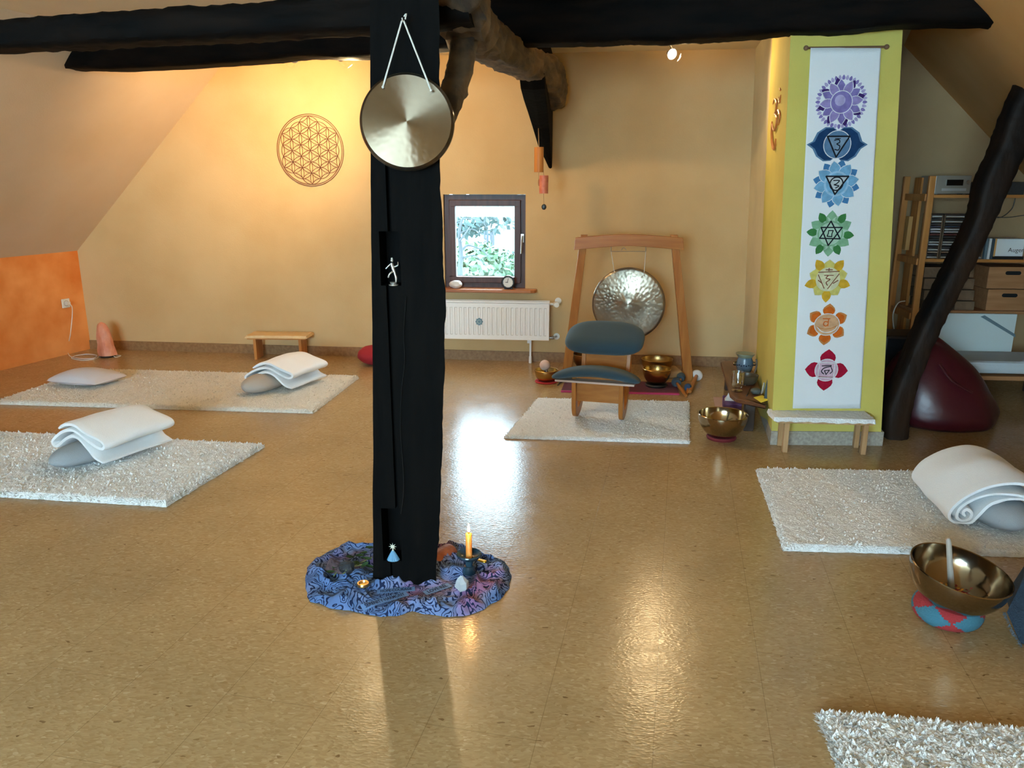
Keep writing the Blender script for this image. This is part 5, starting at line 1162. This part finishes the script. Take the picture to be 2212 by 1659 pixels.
cw = MB(); cw.lathe([(0, p[2]+H_-.003), (.0125, p[2]+H_-.003), (.012, ctop-.002), (.010, ctop), (0, ctop-.003)], 24, Fr((p[0], p[1], 0))); wx = cw.build('wax', M['wax'], root, smooth=True)
b = MB(); b.tube([V(p[0], p[1], ctop-.003), V(p[0]+.001, p[1], ctop+.009)], .0011, 6); b.build('wick', M['blackp'], wx)
b = MB(); b.lathe([(0, ctop+.004), (.0042, ctop+.009), (.0055, ctop+.016), (.004, ctop+.028), (.0018, ctop+.038), (0, ctop+.043)], 16, Fr((p[0], p[1], 0))); b.build('flame', M['flame'], root, smooth=True)
lamp('candle_light', 'POINT', (p[0], p[1]-.012, ctop+.03), 1.1, r=.01, col=(1, .5, .16))
p = czz(1037, 1228); fr = Fr(p+V(0, 0, .010), V(*(fl(1050, 1231)-fl(1024, 1224)))); root = thing('lighter', 'yellow plastic lighter lying behind the candle holder', 'lighter', p)
b = MB(); b.box((0, 0, 0), (.055, .018, .011), fr); b.build('body', M['gold'], root, bevel=.004)
b = MB(); b.box((-.034, 0, 0), (.014, .017, .011), fr); b.build('metal_top', M['steel'], root, bevel=.002)
p = czz(998, 1295); b = MB(); rings = []
for z_, r_0, o_ in ((-.002, .020, 0), (.006, .027, 0), (.028, .024, .002), (.040, .015, -.001), (.052, .003, .0)):
    rings.append([V(p[0]+o_+r_0*math.cos(a)*(1.0), p[1]+r_0*.8*math.sin(a), p[2]+z_+.004*math.cos(a*2)) for a in [2*math.pi*j/6+.3 for j in range(6)]])
b.loft(rings); tag(b.build('quartz_crystal', M['quartz']), 'clear white quartz crystal at the front of the cloth', 'crystal')

# ------------------------------------------------------------------ low table by the column and its things
TH = .205
tt = [fl(1557, 782, TH), fl(1577, 852, TH), fl(1590, 862, TH), fl(1620, 868, TH), fl(1666, 873, TH)]
sd0 = colp(0, .2)+V(-.01, .03, 0); 
root = thing('corner_table', 'low dark brown three-cornered table against the yellow column side', 'table', (1.05, 5.0, 0))
backr = V(gapx(.2)[0]-.012, 5.45, 0)
poly = [(tt[0][0], tt[0][1]), (tt[1][0], tt[1][1]), (tt[2][0], tt[2][1]), (tt[3][0], tt[3][1]), (colp(0, .2)[0]-.004, tt[4][1]-.02), (colp(0, .2)[0]-.012, 4.62), (backr[0], backr[1]), (backr[0], tt[0][1]+.12)]
b = MB(); b.prism(poly, TH-.022, TH); b.build('table_top', M['brown'], root, bevel=.004)
p = fl(1617, 932); b = MB(); b.box((p[0], p[1]+.03, (TH-.022)/2), (.06, .05, TH-.022)); b.build('leg', M['dark'], root, bevel=.003)
b = MB(); b.box((poly[0][0]+.06, poly[0][1]-.04, (TH-.022)/2), (.05, .05, TH-.022)); b.build('leg', M['dark'], root, bevel=.003)
b = MB(); A_ = V(colp(0, .1)[0]-.05, 4.72, 0); b.box((A_[0]-.005, 4.78, (TH-.022)/2), (.03, .03, TH-.022)); b.build('leg', M['dark'], root)
def tp_(x, y, z=0.0): return fl(x, y, TH+z)
p = tp_(1607, 806); root = thing('oil_burner', 'blue-grey glazed two-handled pot at the back of the corner table', 'pot', p)
hz_ = atY(1607, 763, p[1])[2]-TH; R_ = .5*(atY(1627, 763, p[1])[0]-atY(1586, 763, p[1])[0])
b = MB(); b.lathe([(0, 0), (R_*.6, 0), (R_*.75, hz_*.15), (R_*.92, hz_*.42), (R_*.85, hz_*.62), (R_*.72, hz_*.76), (R_*.78, hz_*.86)], 36, Fr(p)); b.build('body', M['vase'], root, smooth=True)
b = MB(); b.lathe([(R_*.74, hz_*.80), (R_*.85, hz_*.88), (R_*1.0, hz_*.96), (R_*1.0, hz_), (R_*.9, hz_*.99), (R_*.5, hz_*.9), (0, hz_*.88)], 36, Fr(p)); b.build('rim_bowl', M['vaseg'], root, smooth=True)
for s_ in (-1, 1):
    b = MB(); b.tube(cat([p+V(s_*R_*.85, 0, hz_*.42), p+V(s_*R_*1.15, -.01, hz_*.44), p+V(s_*R_*1.15, -.01, hz_*.54), p+V(s_*R_*.85, 0, hz_*.56)], 4), .006, 8); b.build('handle', M['bronze'], root, smooth=True)
b = MB()
for k in range(9):
    a = -math.pi/2+(k-4)*.28; b.sphere((p[0]+R_*.93*math.cos(a), p[1]+R_*.93*math.sin(a), TH+hz_*(.44+.03*(k % 2))), .005, 5)
b.build('painted_dots', M['glazeb'], root)
p = tp_(1612, 829); bowl('brown pottery bowl behind the drinking glass on the corner table', (p[0], p[1]), .075, .06, M['pottery'], .55, group='bowls on the corner table', name='pottery_bowl', z0=TH)
p = tp_(1592, 845); H_ = atY(1592, 803, p[1])[2]-TH; root = None
b = MB(); R_ = .5*(atY(1607, 805, p[1])[0]-atY(1580, 805, p[1])[0])*1.03
b.lathe([(0, 0), (R_*.85, 0), (R_*.9, H_*.05), (R_*.62, H_*.14), (R_*.95, H_*.3), (R_*1.0, H_*.45), (R_*1.0, H_), (R_*.95, H_), (R_*.95, H_*.46), (R_*.88, H_*.32), (R_*.4, H_*.2), (0, H_*.18)], 36, Fr(p)); tag(b.build('drinking_glass', M['glass'], smooth=True), 'clear footed drinking glass on the corner table', 'glass')
p = tp_(1632, 852); b = MB(); b.sphere((p[0], p[1], TH+.022), (.034, .028, .022), 12); tag(b.build('stone', M['teal'], smooth=True), 'smooth grey-green stone on the corner table', 'stone')
p = tp_(1645, 852); b = MB(); A_ = atY(1643, 851, p[1]); C_ = atY(1652, 826, p[1]+.01); f_ = [p+V(-.004, .0, .002), p+V(.014, .03, .002), V(C_[0]+.012, p[1]+.04, C_[2]-.012), V(C_[0]-.008, p[1]+.01, C_[2])]
b.loft([f_, [q+V(.002, -.001, 0) for q in f_]]); tag(b.build('small_card', M['paper']), 'small white printed card standing behind the grey-green stone', 'card')
p = tp_(1662, 862); tpn = atY(1665, 806, p[1]+.03); b = MB(); w_ = .035
rings = []
for t in np.linspace(0, 1, 8):
    c_ = V(p[0]-.012+(tpn[0]-p[0]+.012)*t, p[1]+.03*t, TH+.001+(tpn[2]-TH)*t); k = (1-t**3)**.5*w_*.55+.003; rings.append([c_+V(-k, 0, 0), c_+V(0, -.012, 0), c_+V(k*.7, .005, 0), c_+V(0, .018, 0)])
b.loft(rings); tag(b.build('slate_shard', M['slate'], smooth=True, bevel=.002), 'tall dark blue-black stone shard leaning on the column side', 'stone')
p = tp_(1645, 862); b = MB(); f_ = [fl(1628, 859, TH+.002), fl(1646, 854, TH+.002), fl(1665, 863, TH+.002), fl(1644, 870, TH+.002)]; b.loft([f_, [q+V(0, 0, .002) for q in f_]]); tag(b.build('sticky_note', M['note']), 'yellow paper note on the front corner of the corner table', 'note')
A_, B_ = tp_(1613, 855, .005), tp_(1622, 836, .006); b = MB(); b.tube([A_, B_], .004, 8); tag(b.build('incense_stick', M['dark'], smooth=True), 'short dark stick lying between glass and grey-green stone', 'stick')
f_ = [tp_(1608, 829), tp_(1626, 825), tp_(1624, 828), tp_(1609, 833)]; b = MB(); b.loft([[q+V(0, 0, .001) for q in f_], [q+V(0, 0, .004) for q in f_]]); tag(b.build('white_strip', M['paper']), 'thin white paper strip right of the drinking glass', 'paper')
b = MB(); p = tp_(1628, 822); b.tube(cat([p+V(-.02, -.01, .0), p+V(0, .0, .05), p+V(.012, 0, .11), p+V(.006, 0, .15)], 4), .006, 6); b.sphere(tuple(p+V(-.01, -.01, .004)), (.03, .02, .008), 6); tag(b.build('dried_twig', mat('grey_brown_twig', (.10, .07, .05), .7), smooth=True), 'dark dried twig upright right of the blue-grey pot', 'twig')
p = atY(1608, 752, 6.0); b = MB(); pq = V(gapx(.3)[0]-.02, 6.0, p[2]); b.box((cb_[0]-.03+.0, 6.2, atY(1608, 752, 6.2)[2]), (.02, .04, .05)); 
sx_ = atY(1608, 752, 6.1); 
tag(b.build('light_switch', M['plastic'], bevel=.003), 'small white switch on the pale wall strip above the pot', 'switch')
# tissue box and papers under the table
p = fl(1585, 893); root = thing('tissue_box', 'purple tissue box with a tissue sticking out, under the corner table', 'tissue box', p); fr = frz((p[0]-.0, p[1]+.09, 0), -8)
b = MB(); b.box((0, 0, .035), (.12, .22, .07), fr); b.build('carton', M['purple'], root, bevel=.002)
b = MB(); q0_ = fr(-.01, 0, .07); b.loft([[fr(-.05+.0, -.03, .07), fr(.03, -.03, .07), fr(.03, .03, .07), fr(-.05, .03, .07)], [fr(-.035, -.01, .10), fr(.0, -.02, .10), fr(.01, .01, .10), fr(-.03, .02, .10)], [fr(-.022, 0, .135), fr(-.012, -.003, .135), fr(-.01, .003, .135), fr(-.02, .005, .135)]]); b.build('tissue', M['paper'], root, smooth=True)
f_ = [fl(1541, 859, .003), fl(1580, 861, .003), fl(1580, 889, .003), fl(1546, 886, .003)]; b = MB(); b.loft([[q-V(0, 0, .003) for q in f_], [q+V(0, 0, .006) for q in f_]]); tag(b.build('paper_stack', M['pinkp']), 'pale pink papers on the floor beside the tissue box', 'paper')
f_ = [fl(1640, 885, .0), fl(1652, 925, .0)]; b = MB(); A_ = V(colp(0, .1)[0]-.1, 4.75, 0); b.loft([[A_, A_+V(.05, .25, 0), A_+V(.08, .25, .18), A_+V(.03, 0, .18)], [q+V(.006, 0, 0) for q in (A_, A_+V(.05, .25, 0), A_+V(.08, .25, .18), A_+V(.03, 0, .18))]]); tag(b.build('leaning_folder', mat('brown_card', (.33, .20, .15), .6)), 'brown card folder leaning under the corner table', 'folder')

# ------------------------------------------------------------------ bench with fleece in front of the column
f0, f1 = fl(1695, 977), fl(1864, 982); Bf = Fr((f0+f1)/2, f1-f0); bw = np.linalg.norm(f1-f0); BH = .195
root = thing('little_bench', 'low pine bench with white fleece top in front of the banner', 'bench', Bf.o)
x0_, x1_ = (atY(1675, 915, f0[1])-Bf.o)@Bf.x, (atY(1888, 919, f1[1])-Bf.o)@Bf.x
b = MB(); b.box(((x0_+x1_)/2, .075, BH-.009), (x1_-x0_-.01, .16, .018), Bf); b.build('seat_board', M['pale'], root, bevel=.002)
for s_ in (-1, 1):
    b = MB(); b.box((s_*bw/2+(.0), .01, (BH-.018)/2), (.028, .03, BH-.018), Bf); b.box((s_*bw/2+(-.02 if s_ > 0 else .0), .12, (BH-.018)/2), (.05, .03, BH-.018), Bf) if False else None; b.build('leg', M['pale'], root, bevel=.002)
    b = MB(); b.box((s_*bw/2, .13, (BH-.018)/2), (.028, .03, BH-.018), Bf); b.build('leg', M['pale'], root, bevel=.002)
b = MB()
def bfl(u, v):
    x = x0_-.012+(x1_-x0_+.02)*u; y = -.012+.185*v; e = min(u, 1-u, v, 1-v); rg = .006*nz(u*20, v*6, 2)
    return Bf(x+rg, y+.005*nz(u*15, v*5, 8), BH+(.018+.004*nz(x, y, 1, 35) if e > .005 else -.006+.008*nz(x, y, 4, 25)))
b.grid(bfl, 90, 30); b.build('fleece_cover', M['wool'], root, smooth=True)

# ------------------------------------------------------------------ right niche: shelves, boxes, sofa bench, bean bag
YF, YR = 6.02, 6.40
def N(x, y, Y=YF): return atY(x, y, Y)
root = thing('shelf_unit', 'tall orange pine shelf unit with ladder side in the dark corner behind the column', 'shelf', (2.7, 6.2, 0))
xs = 2.475
zt1 = N(1998, 380)[2]; RXe = 3.38
b = MB(); b.box((xs, YF, zt1/2), (.045, .03, zt1)); b.build('upright', M['pine'], root, bevel=.003)
b = MB(); b.box((xs-.03, YR, zt1/2), (.045, .03, zt1)); b.build('upright', M['pine'], root, bevel=.003)
b = MB(); b.box((xs+.03, (YF+YR)/2+.1, zt1/2), (.02, .12, zt1-.02)); b.build('side_board', M['pine'], root)
zsA = N(2060, 424)[2]; zsB = N(2050, 563)[2]; zsC = N(1980, 680)[2]
for z_ in (zsA, zsB, zsC):
    b = MB(); b.box((xs-.01, (YF+YR)/2, z_-.01), (.05, YR-YF, .05)); b.build('side_rung', M['pine'], root, bevel=.003)
    if z_ != zsC:
        b = MB(); b.box(((xs+RXe)/2, (YF+YR)/2, z_), (RXe-xs, YR-YF, .022)); b.build('shelf_board', M['pinex'], root, bevel=.002)
# things on top shelf
zt_ = zsA+.011
c0_, c1_ = N(2021, 413), N(2098, 413); root = thing('stereo', 'silver compact stereo with round knob on the top shelf', 'stereo', ((c0_[0]+c1_[0])/2, YF+.14, zt_)); H_ = N(2050, 381)[2]-zt_; cx_ = (c0_[0]+c1_[0])/2; W_ = c1_[0]-c0_[0]
b = MB(); b.box((cx_, YF+.15, zt_+H_/2+.006), (W_, .26, H_)); b.box((cx_-W_*.4, YF+.05, zt_+.003), (.02, .02, .006)); b.box((cx_+W_*.4, YF+.05, zt_+.003), (.02, .02, .006)); b.build('case', M['silver'], root, bevel=.004)
b = MB(); b.box((cx_+.01, YF+.018, zt_+H_*.66), (W_*.46, .006, H_*.32)); b.build('display', M['display'], root)
b = MB(); b.box((cx_+.01, YF+.018, zt_+H_*.28), (W_*.68, .006, H_*.14)); b.build('disc_tray', mat('light_silver', (.5, .5, .5), .3, metal=.5), root)
b = MB(); b.lathe([(0, .012), (.014, .012), (.016, 0)], 20, frn((cx_+W_*.42, YF+.02, zt_+H_*.68), (0, -1, 0))); b.build('volume_knob', M['steel'], root, smooth=True)
p = N(2188, 418); b = MB(); b.box((p[0], YF+.1, zt_+.045), (.15, .2, .09)); tag(b.build('black_box', mat('dark_speckled', (.035, .03, .028), .6, var=.3, vs=60), bevel=.004), 'dark box right of the leaning timber on the top shelf', 'box')
p = N(2110, 400); b = MB(); b.box((p[0], YF+.14, zt_+.045), (.05, .2, .09)); tag(b.build('speaker_box', M['blackp'], bevel=.003), 'black box directly right of the stereo on the top shelf', 'box')
b = MB(); p = N(2014, 402); b.box((p[0], YF+.03, zt_+.04), (.02, .02, .08)); tag(b.build('candle_stub', mat('cream_wax', (.6, .5, .35), .6)), 'small cream candle left of the stereo', 'candle')
# CD towers on the middle shelf
zm = zsB+.011
cols = [(2002, 2029, 466, 544), (2034, 2096, 466, 544)]
cds = []
cdm = [mat('cd_spine_%d' % k, c_, .4) for k, c_ in enumerate([(.45, .45, .42), (.03, .03, .035), (.30, .22, .16), (.50, .50, .5), (.10, .03, .03), (.04, .05, .08)])]
def rack(label, x0, x1, ytop):
    a = N(x0, 545)[0]; c_ = N(x1, 545)[0]; zt0 = N(x0, ytop)[2]; root = thing('cd_rack', label, 'rack', ((a+c_)/2, YF+.09, zm))
    b = MB(); b.box((c_-.004, YF+.09, (zm+zt0)/2), (.007, .14, zt0-zm)); b.box((a+.004, YF+.09, (zm+zt0)/2), (.007, .14, zt0-zm)); b.build('side_wall', M['brick'], root); b = MB(); b.box(((a+c_)/2, YF+.09, zt0), (c_-a, .14, .008)); b.build('top', M['dark'], root)
    return a, c_, zt0
cd0 = None
for (x0, x1, lab, cl) in ((2003, 2030, 'narrow rack of CDs beside the shelf ladder', 'CD case lying in the narrow rack beside the shelf ladder'), (2033, 2100, 'wider rack of CDs left of the leaning timber', 'CD case lying in the wider rack left of the leaning timber'), (2104, 2126, 'rack of CDs right of the leaning timber', 'CD case lying in the rack right of the leaning timber')):
    a, c_, zt0 = rack(lab, x0, x1, 464); k = 0; z_ = zm+.004; cw_ = c_-a-.02
    while z_ < zt0-.016:
        mt = cdm[[0, 1, 2, 0, 1, 3, 0, 1, 1, 4, 3, 3, 5, 1, 0, 1][k % 16]]
        b = MB(); b.box((0, .065, .0055), (cw_, .125, .0095)); o = b.build('cd_case', mt, origin=(0, 0, 0)); o.location = ((a+c_)/2, YF+.012+.006*random.random(), z_+.002)
        tag(o, cl, 'CD', 'CDs '+cl[17:]); z_ += .0185; k += 1
for k in range(3):
    x = N(2131+k*7, 560)[0]; b = MB(); b.box((x, YF+.09, zm+.075), (.018, .13, .15)); tag(b.build('dvd_case', [M['greyb'], M['paper'], M['slate']][k], bevel=.001), ['grey-blue upright disc case next to the CD rack', 'pale upright disc case between two darker ones', 'dark upright disc case, rightmost of three'][k], 'disc case')
a, c_ = N(2145, 560)[0], 3.2; h_ = N(2150, 523)[2]-zm
root = thing('large_book', 'thick pale book lying flat on the middle shelf with dark lettering', 'book', ((a+c_)/2, YF+.12, zm+.022))
b = MB(); b.box(((a+c_)/2+.01, YF+.13, zm+.022+h_/2), (c_-a-.03, .2, h_)); b.build('cover', M['paper'], root, bevel=.002)
b = MB(); b.box((a+.012, YF+.128, zm+.022+h_/2), (.02, .204, h_+.004)); b.build('orange_back', M['orangebook'], root)
vs, fs = text_mesh('Augenblicke', .045); b = MB(); fr = frn((a+.22, YF+.0285, zm+.022+h_*.35), (0, -1, 0)); b.add([fr(q[0], q[1], 0) for q in vs], fs); b.build('lettering', mat('brown_ink', (.06, .035, .02), .7), root, recalc=False)
b = MB(); b.box(((a+c_)/2, YF+.12, zm+.01), (c_-a, .2, .02)); tag(b.build('black_folder', M['blackp'], bevel=.002), 'flat black folder under the thick pale book', 'folder')
# wooden boxes under the middle shelf, on a low board
zl = N(2150, 672)[2]; YB_ = 6.06
b = MB(); b.box((2.95, 6.2, zl-.012), (.93, .36, .022)); tag(b.build('low_shelf_board', M['crate'], bevel=.002), 'plain wooden board under the boxes in the dark corner', 'board')
def crate(label, x0, x1, y0, y1, hand=True, mt=None, name='wooden_crate'):
    A_, B_ = atY(x0, y1, YB_), atY(x1, y0, YB_); root = thing(name, label, 'box', ((A_[0]+B_[0])/2, YB_+.14, A_[2])); b = MB()
    b.box(((A_[0]+B_[0])/2, YB_+.14, (A_[2]+B_[2])/2), (B_[0]-A_[0], .27, B_[2]-A_[2]-.003)); bd = b.build('body', mt or M['crate'], root, bevel=.003)
    if hand:
        xc = atY(2188, 600, YB_)[0]; w_ = .055; zc_ = A_[2]+(B_[2]-A_[2])*.72; h_ = .014; po = [(xc+sx2*(w_-h_)+h_*math.cos(t), h_*math.sin(t)) for sx2, ts in ((1, np.linspace(-math.pi/2, math.pi/2, 8)), (-1, np.linspace(math.pi/2, 3*math.pi/2, 8))) for t in ts]
        b = MB(); b.prism([(q[0]-xc, q[1]) for q in po], -.002, .002, frn((xc, YB_+.004, zc_), (0, -1, 0))); b.build('hand_hole', mat('hole_black', (.002, .002, .003), .9), bd)
crate('wooden crate with oval hand hole, upper of the two in the dark corner', 2131, 2245, 577, 624); crate('wooden crate with oval hand hole, lower of the two in the dark corner', 2129, 2243, 626, 671)
k = 0
for (y0, y1, nm) in ((577, 600, 'topmost'), (602, 625, 'second from the top'), (627, 649, 'third from the top'), (651, 672, 'lowest')):
    crate('low brown wooden box, %s in the stack left of the crates' % nm, 2062, 2107, y0, y1, False, M['brick'], 'storage_box')
    crate('low brown wooden box, %s in the stack between shelf ladder and timber' % nm, 1995, 2058, y0, y1, False, M['brick'], 'storage_box')
# board, white canvas, sofa bench
SY = 5.75
A_, B_ = atY(2010, 760, 5.95), atY(2198, 679, 5.95)
root = thing('white_canvas', 'white canvas with a diagonal grey stripe leaning above the padded bench', 'canvas', ((A_[0]+B_[0])/2, 5.95, .30))
zl0 = atY(2150, 762, 5.95)[2]
b = MB(); b.box(((A_[0]+B_[0])/2, 5.96, (zl0+B_[2])/2), (B_[0]-A_[0], .02, B_[2]-zl0)); b.build('canvas_board', M['canvas'], root, bevel=.002)
q_ = [atY(2118, 684, 5.947), atY(2127, 681, 5.947), atY(2193, 722, 5.947), atY(2193, 729, 5.947)]; b = MB(); b.loft([q_, [q+V(0, -.001, 0) for q in q_]]); b.build('painted_stripe', M['greyb'], root)
root = thing('padded_bench', 'low wooden bench with white seat cushion under the crates', 'bench', (2.95, 5.75, 0))
zc1 = atY(2150, 785, 5.55)[2]; zc0 = atY(2150, 812, 5.55)[2]
b = MB(); b.box((2.88, 5.75, zc0-.015), (.98, .42, .03)); b.build('seat_frame', M['crate'], root, bevel=.003)
for (x, y) in ((2.45, 5.58), (2.45, 5.92), (3.32, 5.58), (3.32, 5.92)):
    b = MB(); b.box((x, y, (zc0-.03)/2), (.05, .05, zc0-.03)); b.build('leg', M['dark'], root)
b = MB(); b.box((2.88, 5.75, (zc0+zc1)/2+.01), (.96, .40, zc1-zc0+.0)); b.build('seat_cushion', M['cushion'], root, bevel=.03)
# dark jacket / black box behind the column base
b = MB(); p = atY(1925, 735, 5.35); b.box((2.24, 5.66, p[2]/2), (.30, .3, p[2])); tag(b.build('black_chest', M['blackp'], bevel=.02), 'black chest in the shadow behind the leaning timber foot', 'chest')
# bean bag
bc_ = V(2.33, 5.12, 0); root = thing('bean_bag', 'dark red leather bean bag behind the leaning timber', 'bean bag', bc_)
b = MB(); rings = []; nseg = 48
for i in range(26):
    t = i/25; z_ = .56*t; R_ = .385*max(0, 1-t**1.45)**.62*(1 if t > .12 else .86+.14*math.sqrt(t/.12))+.012; 
    rings.append([V(bc_[0]-.13*t+R_*math.cos(a)*(1+.05*math.sin(3*a+4*t)+.06*nz(math.cos(a)*2, math.sin(a)*2, t*4)), bc_[1]+.86*R_*math.sin(a)*(1+.05*nz(math.cos(a)*2+3, math.sin(a)*2, t*4)), z_+.02*math.sin(2*a)*t+.002) for a in [2*math.pi*j/nseg for j in range(nseg)]])
b.loft(rings); b.build('bag', M['maroon'], root, smooth=True)
b = MB(); q = cat([V(bc_[0]-.12, bc_[1]-.21, .42), V(bc_[0]-.06, bc_[1]-.27, .33), V(bc_[0]+.06, bc_[1]-.29, .26)], 6); b.tube(q, .011, 8, flat=.6); b.build('seam_fold', M['maroon'], root, smooth=True)
# cables
b = MB(); b.tube(cat([atY(1955, 650, 5.98), atY(1940, 655, 5.97), atY(1929, 680, 5.96), atY(1932, 715, 5.96), atY(1938, 735, 5.95)], 6), .004, 7); tag(b.build('pale_cable', M['cable'], smooth=True), 'pale looping cable hanging on the shelf ladder', 'cable')
b = MB(); b.tube(cat([atY(2193, 428, 6.3), atY(2185, 452, 6.3), atY(2160, 470, 6.3), atY(2135, 462, 6.3), atY(2125, 450, 6.3)], 6), .0035, 6); b.tube(cat([atY(2130, 465, 6.3), atY(2170, 470, 6.3), atY(2212, 465, 6.3)], 5), .0035, 6); tag(b.build('black_cable', M['cableb'], smooth=True), 'dark cable sagging on the wall below the top shelf', 'cable')
b = MB(); b.box((xs-.01, YR-.09, (zsA+zsB)/2-.05), (.03, .06, (zsA-zsB)*.55)); 
tag(b.build('orange_folder', M['orangebook'], bevel=.002), 'narrow orange folder standing in the shelf ladder side', 'folder')
